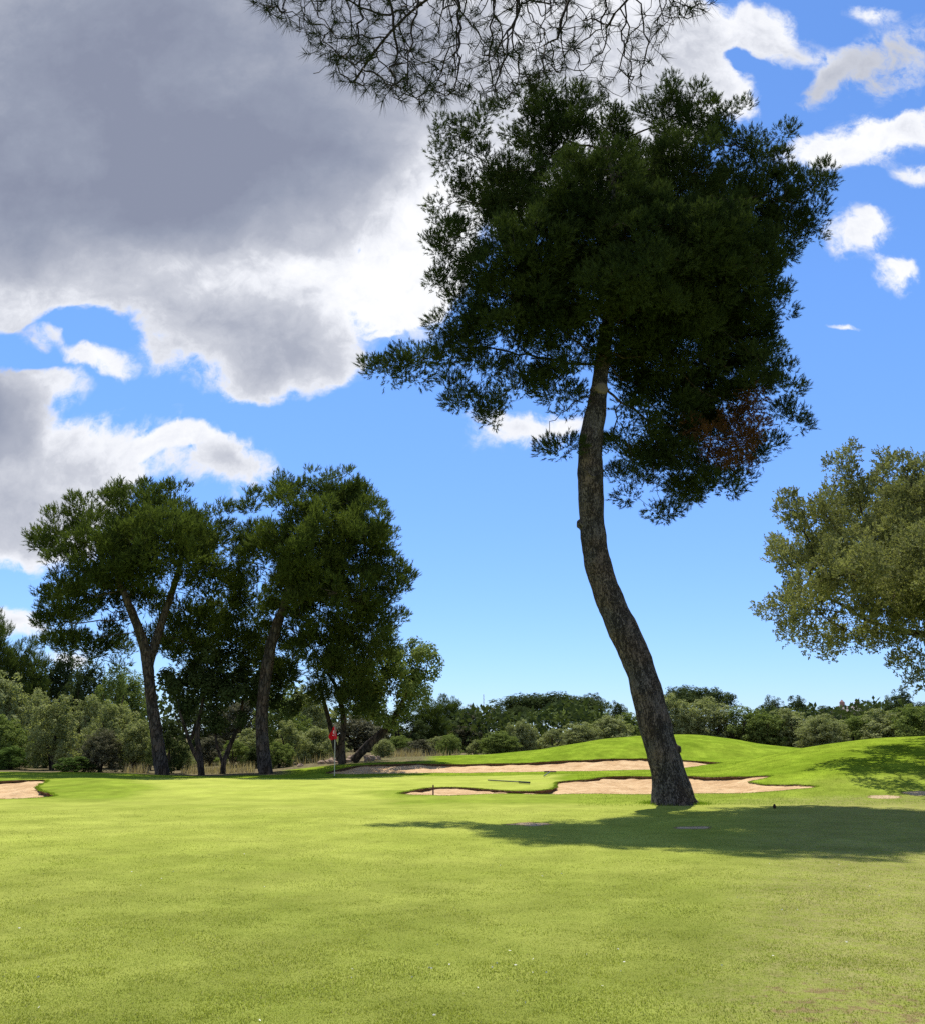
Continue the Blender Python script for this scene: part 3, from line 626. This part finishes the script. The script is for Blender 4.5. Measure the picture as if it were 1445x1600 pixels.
make_tree('pine_tree', 'broad pine on the left with a forked pale trunk', 'tree',
 [[(254,1212,24),(248,1170,20),(242,1128,18),(236,1090,17),(232,1049,17),(227,1012,16),(214,975,14,-.5),(198,938,11,-1),(180,890,7,-1)],
  [(231,1040,17,.2),(243,1005,14,.2),(252,975,12,.2),(266,935,10,.3),(280,890,9,.5),(290,840,6,.5)]],
 [(95,830,40),(75,850,20),(140,800,38),(190,790,45,-1),(235,785,42,1),(275,795,45,0),(325,825,36),(345,800,18),(110,890,48,-1),(85,930,30),(180,860,70,-2),(260,860,75,-2),(320,890,46,-1),(340,930,34,1),(105,960,45,1),(70,985,26),(160,930,55,1),(230,940,38,3),(300,950,34,2),(130,1005,30,1),(210,840,60,3),(150,1000,38,1),(195,1015,30,3),(285,1000,44,2),(325,985,40,2),(255,985,36,3),(100,1000,30,2),(360,850,22,1),(350,940,30,2),(290,840,50,3),(355,905,18,0)],
 47, (M['bark_far'], M['bark_dark'], M['pine_mid']), .80, pf, .62, 'pair of big pines left of the flag', (252, 1212), rmax=.28)
make_tree('pine_tree', 'tall dark pine leaning right just left of the flag', 'tree',
 [[(416,1206,23),(410,1160,20),(408,1123,19),(412,1080,18),(417,1049,19),(423,1005,18),(436,968,15),(455,920,12,-.5),(475,850,9,-.5),(490,790,6)]],
 [(395,790,26),(400,830,34),(440,765,34),(470,780,48,-1),(500,750,28),(530,770,45,1),(570,790,34),(590,830,36),(560,850,60,-1),(480,850,75,-2),(420,880,48,-1),(600,900,44,0),(628,905,20),(520,930,75,-1),(585,960,48,1),(450,940,50,1),(395,945,36,2),(370,990,34,2),(500,1010,55,1),(560,1030,50,1),(595,1010,30),(540,1080,48,2),(440,1040,40,3),(385,1040,36,3),(400,990,40,3),(375,860,30,1),(380,910,34,2),(490,900,60,3),(540,820,60,3),(430,1000,34,2),(500,1070,30,2),(350,960,30,3)],
 48, (M['bark_far'], M['bark_dark'], M['pine_mid']), .80, pf, .55, 'pair of big pines left of the flag', (415, 1206), rmax=.28)
lf = lambda cr, per, lw, ll: (lambda C, D: leaf_foliage(C, D, cr, per, lw, ll))
make_tree('oak_tree', 'broad grey green tree cut off by the right edge', 'tree',
 [[(1580,1230,60),(1560,1150,50),(1530,1080,45),(1500,1020,40),(1470,970,32),(1440,920,22),(1420,850,14)],
  [(1500,1015,16,0),(1450,992,12,.5),(1400,985,9,1),(1350,968,6,1),(1310,942,4,1),(1280,930,2,1)]],
 [(1325,735,34),(1300,760,30),(1350,770,40),(1245,800,36),(1225,790,22),(1290,820,44,-1),(1215,855,30),(1240,880,36,-1),(1215,940,34),(1255,950,40,-1),(1250,995,26),(1300,970,34),(1340,860,60,-2),(1385,735,30),(1415,745,44,1),(1430,820,70,-2),(1390,930,50,0),(1330,1000,26,1),(1300,1005,20,-.5),(1380,1000,24,-.5),(1350,990,26,0),(1410,1040,20,-.5),(1440,1060,20,0),(1240,985,28,0),(1270,860,40,4),(1260,920,40,-4),(1330,800,50,5),(1350,900,50,-6),(1430,1020,28,0),(1440,940,60,0),(1500,800,80),(1520,900,90,-1),(1520,1010,60),(1600,850,100),(1600,960,80),(1500,900,90,3),(1400,840,60,3),(1300,880,50,3),(1550,780,90,-3),(1400,955,36,-3),(1440,965,40,-4),(1345,945,34,-3),(1400,900,60,5),(1300,900,50,-5),(1480,900,90,-6),(1450,800,70,6)],
 35, (M['bark_dark'], M['bark_dark'], M['oak']), .72, lambda C, D: spray_foliage(C, D, .40, 46, 9, .19, .105, .050, .6), .5, None, (1580, 1230), rmax=.10, deep=1.55)
# small evergreen trees below the pines
make_tree('small_oak_tree', 'small dark tree with crooked twin stems under the forked pine', 'tree',
 [[(316,1212,11),(312,1180,9),(308,1150,8),(312,1120,6),(320,1085,4)],[(314,1195,8),(300,1170,6),(290,1140,5),(280,1110,3)]],
 [(290,1060,34),(330,1050,44),(370,1070,36),(310,1100,34),(350,1105,30),(270,1090,28),(330,1010,40,2),(300,1020,34,2),(365,1025,34,2)],
 49, (M['bark_dark'], M['bark_dark'], M['dark']), .9, lf(.55, 300, .10, .17), .4, None, (316, 1212), rmax=.08)
make_tree('small_oak_tree', 'slim dark tree with a bent stem between the two big pines', 'tree',
 [[(348,1212,9),(350,1190,8),(362,1160,7),(375,1130,6),(380,1090,4)],[(349,1195,5),(340,1170,4),(335,1140,3)]],
 [(380,1060,30),(400,1080,28),(355,1120,26),(430,1060,34,1),(440,1095,26,1),(385,1030,30,1)],
 50, (M['bark_dark'], M['bark_dark'], M['dark']), .9, lf(.55, 300, .10, .17), .4, None, (348, 1212), rmax=.07)
make_tree('holm_oak_tree', 'dark spreading tree with slanting stems behind the flag', 'tree',
 [[(536,1192,13),(533,1165,11),(538,1135,9),(535,1105,8),(525,1070,6),(510,1050,4)],[(531,1188,10),(522,1160,9),(514,1125,7),(505,1090,5),(495,1070,3)],[(552,1190,14),(575,1165,13),(600,1143,12),(618,1120,9),(635,1085,6),(650,1050,4)]],
 [(600,1060,46,-.5),(560,1060,38),(630,1085,40,-.5),(640,1040,36),(665,1015,24,.5),(675,1050,24,.5),(585,1105,34),(630,1120,28),(545,1020,36,1),(600,1020,34,1),(660,1085,24,.5),(570,1085,34,2)],
 52, (M['bark_dark'], M['bark_dark'], M['green']), .9, lf(.58, 280, .10, .17), .4, None, (545, 1192), rmax=.1)
# ---- overhanging pine above the camera
tb = np.array([2.6, -2.2, 0.0]); near = empty('pine_tree', tuple(tb)); tag(near, 'pine leaning over the camera, its sparse twigs hanging at the top of the picture', 'tree')
tt = [tb, tb + [0, .1, 1.5], tb + [-.1, .4, 3.2], tb + [-.3, 1.2, 5.2], tb + [-.5, 2.6, 6.6], tb + [-.6, 3.8, 7.2]]
tn1, tr1 = refine(tt, [.26, .23, .2, .16, .1, .07], 24); mb = MB(); mb.tube(local(tn1, tb), tr1, 14, .04); mb.build('trunk', M['bark'], near)
l1, lr1 = refine([tt[3], at(1250, -330, 2.6), at(1100, -150, 3.9), at(900, -70, 4.3), at(700, -50, 4.4), at(500, -60, 4.4), at(400, -50, 4.3)], [.09, .07, .05, .035, .026, .018, .008], 60)
l2, lr2 = refine([at(900, -70, 4.3), at(790, -45, 4.6), at(700, -25, 4.75), at(640, 18, 4.9), at(598, 62, 4.9), at(553, 128, 5.0)], [.020, .013, .010, .008, .008, .007], 24)
l3, lr3 = refine([at(1100, -150, 3.9), at(1060, -70, 4.3), at(1010, -50, 4.5), at(985, -5, 4.6), at(960, 20, 4.7)], [.026, .013, .010, .008, .005], 24)
for a, b in ((l1, lr1), (l2, lr2), (l3, lr3)): mb = MB(); mb.tube(local(a, tb), b, 7, .03); mb.build('branch', M['twig'], near)
A = []
low = [(395,12),(440,30),(470,60),(482,118),(520,122),(555,140),(590,150),(660,165),(720,160),(800,160),(850,130),(900,120),(950,150),(990,145),(1020,110),(1040,70),(1060,30),(1100,12)]
lx, ly = zip(*low)
while len(A) < 780:
    px = random.uniform(395, 1110) if random.random() < .4 else random.triangular(400, 1105, 690); yb = np.interp(px, lx, ly); py = random.uniform(-40, 1) if random.random() < .2 else random.uniform(0, 1) ** .8 * yb
    if 500 < px < 900 or random.random() < .55: A.append(at(px, py, random.uniform(4.0, 5.3)))
A = np.array(A); tn_ = np.concatenate([l1[8:], l2[3:], l3[3:]])
nodes, par = grow(tn_, 0, A, .06, .05, 90, .30, .05); par[:len(tn_)] = -1
r_, ch_ = limbs(local(nodes, tb), par, len(tn_), .0022, 2.4, .012, M['twig'], near, 'branch', .0062, 5)
tips = [i for i in range(len(tn_), len(nodes)) if not ch_[i]]; tips += [i for i in range(len(tn_), len(nodes)) if ch_[i] and rng.uniform() < .16]
tips = np.array(tips); dv = unit(nodes[tips] - nodes[par[tips]] + rnd(len(tips), .01))
hv = rng.uniform(0, 1, len(tips)) < .8; tips, dv = tips[hv], dv[hv]
link_mesh('needles', soup('needles', local(shoots(nodes[tips] - dv * .01, dv, np.full(len(tips), .04), 26, .088, .0032, 1.0), tb)), M['pine_near'], near)

# ------------------------------------------------------------------ background shrubs and trees (unit meshes, copied)
def unit_bush(kind, nb, per, lw, ll, umbrella=False, pine=False):
    bl_ = []
    for i in range(nb):
        a = i * 2.4 + rng.uniform(-.4, .4); hgt = (i + .5) / nb
        if umbrella: rad_ = .36 * math.sqrt(hgt); c = (math.cos(a) * rad_, math.sin(a) * rad_, .80 - .55 * rad_ ** 2 * 2); r = (.17, .17, .14)
        else: rad_ = .33 * math.sqrt(max(0.02, 1 - (hgt * .95) ** 2)) * rng.uniform(.5, 1); c = (math.cos(a) * rad_, math.sin(a) * rad_, .12 + .70 * hgt); s = rng.uniform(.15, .21); r = (s, s, s * .95)
        bl_.append((np.array(c), r))
    C, D = blob_points(bl_, .085); D = unit(C - np.array([0, 0, .4]))
    if pine: return soup(kind, pine_foliage(C, D, .055, per, 8, .03, .022, .0045, .5))
    return soup(kind, leaf_foliage(C, D, .06, per, lw, ll))
def unit_trunk(kind):
    mb_ = MB()
    for a in (0, 2.1, 4.0): mb_.tube([(0, 0, -.05), (.03 * math.cos(a), .03 * math.sin(a), .15), (.12 * math.cos(a), .12 * math.sin(a), .4), (.2 * math.cos(a), .2 * math.sin(a), .65)], [.03, .024, .016, .008], 6)
    V = np.concatenate(mb_.V); me_ = bpy.data.meshes.new(kind); me_.from_pydata(V.tolist(), [], [tuple(dict.fromkeys(f)) for f in mb_.F]); me_.materials.append(M['bark_dark']); return me_
UB = {'d': unit_bush('bush_foliage', 24, 34, .016, .028), 'e': unit_bush('bush_foliage', 8, 64, .016, .028), 'a': unit_bush('bush_foliage', 14, 46, .017, .030), 'b': unit_bush('bush_foliage', 11, 50, .018, .032), 'c': unit_bush('bush_foliage', 18, 40, .016, .028),
      'u': unit_bush('umbrella_foliage', 24, 44, .013, .024, True), 'p': unit_bush('pine_foliage', 17, 34, 0, 0, False, True)}
TRK = unit_trunk('stems')
for k in UB: UB[k].materials.append(M['olive'])
NAMES = {'olive': 'olive_shrub', 'green': 'shrub', 'dark': 'evergreen_tree', 'dull': 'bare_shrub', 'bright': 'shrub', 'pine_mid': 'pine_tree'}
SHR = [  # px, top py, width px, Y, variant, material, label
 (855,1083,165,118,'u','dark','wide domed umbrella pine on the skyline left of the leaning trunk'),
 (886,1106,112,105,'u','green','rounder lighter domed tree in front of the wide umbrella pine'),
 (812,1104,60,110,'u','dark','small dome of dark foliage at the left foot of the umbrella pine'),
 (932,1083,62,150,'a','dark','dark tree crown rising behind the right end of the umbrella pine'),
 (966,1096,42,150,'c','dark','small dark crown just left of the leaning trunk on the skyline'),
 (1080,1073,118,118,'u','dark','domed tree on the skyline right of the leaning trunk'),
 (1206,1090,52,150,'a','dark','left one of two dark crowns touching on the right skyline'),
 (1248,1087,58,150,'b','dark','right one of two dark crowns touching on the right skyline'),
 (1400,1079,66,130,'a','dark','tallest dark tree on the skyline near the right edge'),
 (1441,1094,70,130,'c','dark','dark tree on the skyline cut by the right edge'),
 (1360,1098,60,150,'b','dark','dim tree between the far roof and the tallest right skyline tree'),
 (1290,1103,56,160,'c','dark','low dark crown just left of the far roof'),
 (672,1094,64,90,'p','pine_mid','dark pointed tree right of the spreading tree behind the flag'),
 (700,1088,58,98,'p','pine_mid','taller dark pointed tree next to the grey bare trees'),
 (738,1104,60,98,'a','dull','greyish half bare tree directly below the thin mast'),
 (772,1107,56,100,'c','dull','greyish half bare tree left of the umbrella pine'),
 (718,1135,70,92,'b','dull','low grey brown thicket above the round green bushes'),
 (1058,1087,80,86,'a','olive','pale bushy crown immediately right of the leaning trunk'),
 (1106,1093,96,88,'b','olive','pale bushy crown below the domed tree right of the trunk'),
 (1152,1103,84,86,'c','green','mid green bush above the peak of the back mound'),
 (1192,1110,76,84,'a','green','green bush left of the dip between the mounds'),
 (1236,1110,84,84,'b','olive','pale green bush above the dip between the mounds'),
 (1284,1118,84,80,'c','olive','low pale bush below the far roof'),
 (1332,1118,86,82,'a','green','green bush behind the right mound left of the tall skyline tree'),
 (1378,1110,84,80,'b','olive','pale bush behind the right mound under the tall skyline tree'),
 (1428,1100,96,78,'c','green','yellow green bush behind the right mound at the picture edge'),
 (1305,1112,100,110,'b','dull','grey green scrub slope in front of the far roof'),
 (1345,1114,90,112,'a','dull','grey green scrub right of the far roof'),
 (990,1116,80,84,'b','green','bush mostly hidden behind the leaning trunk'),
 (950,1120,90,80,'a','olive','pale bush left of the leaning trunk above the mound slope'),
 (905,1130,76,78,'c','olive','pale bush under the umbrella pine on the right'),
 (862,1138,60,76,'b','olive','small pale bush centred under the umbrella pine'),
 (822,1126,46,74,'a','olive','upright pale bush left of the umbrella pine, taller of a close pair'),
 (801,1130,38,74,'c','olive','upright pale bush, shorter and left of a close pair'),
 (778,1143,66,72,'b','green','round green bush at the left end of the pale bush row'),
 (741,1155,26,72,'a','olive','tiny pale bush standing alone on the crest left of the round bush'),
 (703,1146,42,70,'c','green','round green bush on the crest below the dark pointed trees'),
 (657,1156,46,66,'b','dull','dull dark bush on the crest right of the dry grass'),
 (600,1155,36,60,'a','olive','pale bush beside the slanting stem behind the flag'),
 # left background
 (-20,950,110,78,'p','pine_mid','dark pine at the far left edge'),
 (38,1002,92,80,'p','pine_mid','dark pine right of the one on the left edge'),
 (92,1018,84,84,'a','dark','dark round crown under the left end of the forked pine'),
 (140,1030,80,76,'c','dark','dark crown left of the forked trunk, in the second row'),
 (182,1038,70,72,'b','green','yellowish tree crown just left of the forked trunk'),
 (5,1055,110,60,'a','olive','big pale olive bush at the left edge'),
 (92,1092,84,54,'b','olive','large pale olive bush above the grass lip at left'),
 (58,1080,60,64,'c','olive','pale bush top between the two largest left bushes'),
 (145,1085,60,62,'a','olive','pale bush top right of the large left bush'),
 (182,1095,76,58,'c','olive','rounded pale bush left of the forked trunk'),
 (214,1128,66,52,'b','olive','lower pale bush touching the forked trunk on its left'),
 (162,1140,66,51,'a','dull','dusty bush low between the pale bushes at left'),
 (268,1120,70,51,'c','dark','dark green bush hugging the base of the forked trunk on the right'),
 (120,1182,60,50,'b','bright','low bright green bramble at the foot of the large left bush'),
 (20,1165,60,54,'c','bright','low dark leafy bramble at the left edge'),
 (205,1050,80,80,'b','green','sunlit tree crown seen behind the forked trunk'),
 (300,1085,90,75,'b','dark','dark thicket behind the crooked twin stems'),
 (372,1090,90,76,'a','dull','dull thicket between the big pines, in the back row'),
 (440,1082,80,72,'c','green','yellow green bush right of the second pine trunk'),
 (482,1075,84,76,'b','olive','pale bush crown right of the second pine trunk, higher one'),
 (455,1125,62,58,'a','olive','pale bush at the foot of the second pine, left of the flag'),
 (497,1135,70,60,'c','olive','pale spreading bush immediately left of the flag'),
 (390,1140,64,60,'b','olive','small bush seen between the two big trunks'),
 (560,1120,110,84,'a','dull','dusty thicket behind the slanting stems'),
 (630,1110,90,86,'c','dark','dark thicket behind the right end of the spreading tree'),
 (330,1150,60,62,'c','dull','brownish low bush behind the crooked twin stems'),
 (238,1150,54,56,'a','green','green bush directly behind the base of the forked trunk'),
 (282,1158,52,57,'b','olive','low pale bush between the forked trunk and the twin stems'),
 (366,1155,54,58,'c','green','low green bush right of the bent slim stem'),
 (402,1165,40,56,'a','dark','small dark bush touching the left side of the second big trunk'),
 (438,1160,48,55,'b','green','low green bush touching the right side of the second big trunk'),
 (474,1158,48,62,'a','green','low green bush between the second big trunk and the flag'),
 (520,1150,50,66,'c','olive','pale bush seen between the stems behind the flag'),
 (75,1150,60,58,'c','green','green bush low in front of the big left bushes'),
 (10,1120,70,56,'b','green','green rounded bush at the left edge above the bunker'),
 (625,1150,50,70,'a','green','green bush just right of the slanting stem'),
 (682,1150,44,74,'a','olive','pale bush on the crest between the dull bush and the round green one')]
for i, (px, py, w, Y, var, mt, lab) in enumerate(SHR):
    p = at(px, py, Y); z0 = gz(p.x, Y); wd = w / FPX * Y * 1.25; ht = (p.z - z0) * (1.06 if var != 'u' else 1.08)
    e = empty(NAMES[mt] if var != 'u' else 'umbrella_pine', (p.x, Y, z0 - .05)); e.rotation_euler.z = (i * 1.7) % 6.28
    var = {0: var, 1: var, 2: 'd', 3: 'e'}[i % 4] if var in 'abc' else var
    tag(e, lab, 'tree' if ('tree' in lab or 'pine' in lab.split(' on ')[0] or 'crown' in lab) and 'bush' not in lab else 'shrub', 'trees and shrubs in the background')
    c_ = bpy.data.objects.new('crown', UB[var]); COL.objects.link(c_); c_.parent = e; c_.material_slots[0].link = 'OBJECT'; c_.material_slots[0].material = M[mt]
    s_ = bpy.data.objects.new('trunk', TRK); COL.objects.link(s_); s_.parent = e
    for o in (c_, s_): o.scale = (wd, wd, ht)
# dark leafy understorey that closes the wood off at the back
def understorey():
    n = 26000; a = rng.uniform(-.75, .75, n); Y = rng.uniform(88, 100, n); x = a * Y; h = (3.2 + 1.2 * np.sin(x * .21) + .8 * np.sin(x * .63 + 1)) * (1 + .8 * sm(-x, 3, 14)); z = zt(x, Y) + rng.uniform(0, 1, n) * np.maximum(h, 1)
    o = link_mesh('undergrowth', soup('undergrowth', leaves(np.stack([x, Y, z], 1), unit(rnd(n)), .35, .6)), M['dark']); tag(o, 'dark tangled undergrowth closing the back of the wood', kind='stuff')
understorey()
# dry grass and reeds at the foot of the wood
pts = []
for (x0, x1, y0, y1, Ya, Yb_, n) in ((195,235,0,0,49,52,260),(285,400,0,0,50,54,700),(440,560,0,0,55,60,420),(600,660,0,0,62,66,700),(640,720,0,0,63,66,160)):
    px = rng.uniform(x0, x1, n); Y = rng.uniform(Ya, Yb_, n); x = (px - CXP) / FPX / 1.0337 * Y; pts.append(np.stack([x, Y, zt(x, Y)], 1))
P0 = np.concatenate(pts); blades('dry_grass', P0, rng.uniform(.2, .65, len(P0)), rng.uniform(.02, .05, len(P0)), M['dry'], .5, 'straw coloured dry grass at the foot of the trees')
# rocks on the bank
M['rock'] = plain('rock', (.34, .25, .18), .9, .15, .35, 3)
ROCK = [(503,1178,10,'small rock furthest left on the soil bank'),(470,1184,8,'tiny rock low on the bank left of the flag'),(520,1181,14,'pinkish rock right behind the flagpole'),(552,1178,16,'rock between the slanting stems'),(578,1182,15,'pale rock right of the slanting stem'),(545,1183,10,'small rock at the foot of the twin stems'),(512,1172,9,'small rock on top of the bank behind the flag'),(590,1176,10,'rock half hidden by the pale bush behind the flag')]
for px, py, w, lab in ROCK:
    Y = 53.5 + (1184 - py) * .15; p = at(px, py, Y); zg = gz(p.x, Y); s = w / FPX * Y / 2; th, ph = np.meshgrid(np.linspace(0, 2 * math.pi, 12, endpoint=False), np.linspace(0, math.pi, 7))
    V = np.stack([np.cos(th) * np.sin(ph), np.sin(th) * np.sin(ph), np.cos(ph)], -1).reshape(-1, 3) * (1 + rng.normal(0, .12, (84, 1))) * np.array([s * 1.2, s, s * .8])
    b = MB(); b.add(V, [(i * 12 + j, i * 12 + (j + 1) % 12, (i + 1) * 12 + (j + 1) % 12, (i + 1) * 12 + j) for i in range(6) for j in range(12)])
    o = b.build('rock', M['rock'], smooth=False); o.location = (p.x, Y, zg + s * .35); tag(o, lab, 'rock', 'rocks on the soil bank behind the green')

# ------------------------------------------------------------------ flag, rakes, stake, cone, mast, house
M['pole'] = plain('flag_pole', (.62, .60, .45), .4, .4, .05); M['red'] = plain('flag_cloth', (.62, .012, .02), .7, .2, .12, 6); M['white'] = plain('white_mark', (.8, .8, .8), .7, .2, .05); M['cup'] = plain('cup', (.03, .03, .03), .8)
h = hit(523, 1213.2); fb = np.array([h[0], h[1], gz(*h)]); fl = empty('flagstick', tuple(fb)); tag(fl, 'thin pole with a limp red flag standing on the green', 'flag')
top = at(520.5, 1133, h[1]).z - fb[2]; b = MB(); b.tube([(0, 0, -.02), (-.02, 0, top * .5), (-.05, 0, top)], [.018, .016, .012], 8); b.build('pole', M['pole'], fl)
b = MB(); b.tube([(0, 0, .0), (0, 0, .006)], [.054, .054], 16); b.build('cup', M['cup'], fl)
fh = 18; fwn = 14; V = []; tz = top - .02
for i in range(fh + 1):
    t = i / fh
    for j in range(fwn + 1):
        s = j / fwn; wd = .10 + .26 * sm(np.float64(t), 0, .75) - .10 * max(0, t - .82) / .18
        x = -.05 - wd * s * (1.0) + .05 * t; y = .055 * math.sin(s * 9 + t * 2) * (.3 + t); z = tz - t * .60 - .10 * s * (1 - t) - .06 * s * t
        V.append((x + .07 * t, y, z))
Fc = [(i * (fwn + 1) + j, i * (fwn + 1) + j + 1, (i + 1) * (fwn + 1) + j + 1, (i + 1) * (fwn + 1) + j) for i in range(fh) for j in range(fwn)]
b = MB(); b.add(V, Fc); fo = b.build('flag', M['red'], fl); so_ = fo.modifiers.new('cloth', 'SOLIDIFY'); so_.thickness = .004
b = MB(); b.box((-.10, -.075, tz - .30), (.03, .006, .13), rz=.2); b.box((-.11, -.085, tz - .44), (.045, .006, .03), rz=.2); mk = b.build('flag_mark', M['white'], fo, False)
# rakes
M['rake'] = plain('rake_handle', (.07, .06, .05), .5, .3); M['rakehead'] = plain('rake_head', (.02, .02, .02), .5, .4)
def rake(p_tail, p_head, hw, label, lift=.05, hang=None):
    a = hit(*p_tail); b_ = hit(*p_head); A_ = Vector((a[0], a[1], gz(*a) + .05)); B_ = Vector((b_[0], b_[1], gz(*b_) + lift)); t = empty('bunker_rake', tuple(B_)); tag(t, label, 'rake', 'rakes lying near the bunkers')
    A2 = A_ - B_; m_ = MB(); m_.tube([tuple(A2), tuple(A2 * .5), (0, 0, 0)], [.020, .020, .020], 8); m_.build('handle', M['rake'], t)
    d = A2.normalized(); s_ = Vector((-d.y, d.x, 0)).normalized(); ang = hang if hang is not None else math.atan2(s_.y, s_.x)
    m_ = MB(); m_.box((0, 0, 0), (hw, .05, .05), rz=ang); m_.build('head', M['rakehead'], t, False)
    m_ = MB()
    for k in range(12): q_ = (k / 11 - .5) * hw * .95; m_.tube([(q_ * math.cos(ang), q_ * math.sin(ang), -.01), (q_ * math.cos(ang), q_ * math.sin(ang), -.08)], [.008, .005], 5)
    tines = m_.build('tines', M['rakehead'], t)
rake((762, 1221.5), (1040 * .3 + 818 * .7 - 66, 1225.5), .62, 'rake lying flat between the two bunkers, handle pointing left', .06, -1.0)
rake((849, 1215), (859, 1211.5), .50, 'dark rake lying near the back bunker, head towards the viewer', .14, .0)
M['stake'] = plain('stake_wood', (.10, .035, .02), .8)
h = hit(677, 1241.5); b = MB(); b.tube([(0, 0, -.2), (0, 0, .30), (.0, 0, .32)], [.022, .022, .008], 8); o = b.build('stake', M['stake'], None); o.location = (h[0], h[1], gz(*h) - .05); tag(o, 'short dark wooden stake at the narrow end of the front bunker', 'stake')
h = hit(1210, 1264); b = MB(); M['cone'] = plain('cone', (.05, .03, .02), .8)
for k in range(7):
    for j in range(8): a = j * .785 + k * .4; r0 = [.02, .035, .042, .042, .036, .026, .014][k]; b.box((math.cos(a) * r0, math.sin(a) * r0, .012 + k * .016), (.022, .016, .014), rz=a, ry=.5)
b.tube([(0, 0, 0), (0, 0, .11)], [.03, .01], 8); o = b.build('pine_cone', M['cone'], None); o.location = (h[0], h[1], gz(*h)); o.scale = (.75, .75, .9); tag(o, 'dark upright pine cone on the grass at the shadow edge', 'cone')
M['steel'] = plain('mast_steel', (.35, .36, .38), .5)
p = at(755, 1085, 260); zb = gz(p.x, 260); mt_ = empty('radio_mast', (p.x, 260, zb)); tag(mt_, 'very thin distant mast above the grey trees', 'mast'); Hh = p.z - zb; b = MB()
for a in (0, 2.09, 4.19): b.tube([(.5 * math.cos(a), .5 * math.sin(a), 0), (.12 * math.cos(a), .12 * math.sin(a), Hh)], [.05, .04], 5)
b.build('lattice', M['steel'], mt_); b = MB()
for k in range(14): z = k * Hh / 14; r0 = .5 - .38 * k / 14; b.tube([(r0, 0, z), (-r0 / 2, r0 * .87, z + Hh / 14)], [.03, .03], 4); b.tube([(-r0 / 2, r0 * .87, z), (-r0 / 2, -r0 * .87, z + Hh / 14)], [.03, .03], 4)
b.build('brace', M['steel'], mt_)
M['roof'] = plain('roof_tiles', (.17, .15, .14), .8, .2, .2, 1); M['wall'] = plain('house_wall', (.30, .24, .19), .8, .2, .15, 1); M['chim'] = plain('chimney', (.32, .17, .14), .8)
p0, p1 = at(1312, 1106, 220), at(1350, 1103, 220); zb = gz(p0.x, 220); L = p1.x - p0.x; ho = empty('house', ((p0.x + p1.x) / 2, 220, zb)); tag(ho, 'distant house whose grey roof and two chimneys show over the right hand trees', 'house')
Hw = p1.z - zb - 1.4; b = MB(); b.box((0, 0, Hw / 2), (L, 7, Hw)); b.build('wall', M['wall'], ho, False); b = MB()
b.add([(-L / 2 - .4, -4, Hw), (L / 2 + .4, -4, Hw), (L / 2 + .4, 4, Hw), (-L / 2 - .4, 4, Hw), (-L / 2 - .4, 0, Hw + 1.4), (L / 2 + .4, 0, Hw + 1.4)], [(0, 1, 5, 4), (2, 3, 4, 5), (0, 4, 3), (1, 2, 5), (0, 3, 2, 1)]); rf = b.build('roof', M['roof'], ho, False)
for x_ in (-L / 2 + .6, L / 2 - 1.6): b = MB(); b.box((x_, 0, Hw + 1.6), (.9, .9, 1.3)); b.tube([(x_, 0, Hw + 2.2), (x_, 0, Hw + 2.8)], [.6, .05], 4); b.build('chimney', M['chim'], rf, False)
# fallen leaves / daisies in the fore grass
n = 480; Yb = 1 / rng.uniform(1 / 14., 1 / 4.8, n); Xb = rng.uniform(-.6, .55, n) * Yb; w = wob(Xb, Yb, .9, 5.) + .6 * wob(Xb, Yb, 2.2, 2.); kp = w > rng.uniform(-.4, 1.2, n); Xb, Yb = Xb[kp], Yb[kp]; n = len(Xb)
fk = leaves(np.stack([Xb, Yb, zt(Xb, Yb) + .012], 1), unit(rnd(n) * np.array([1, 1, .15])), .012, .022)
M['petal'] = plain('pale_fleck', (.62, .60, .48), .8, .1, .2); o = link_mesh('fallen_petals', soup('fallen_petals', fk), M['petal']); tag(o, 'pale fallen flecks scattered on the foreground grass', kind='stuff')
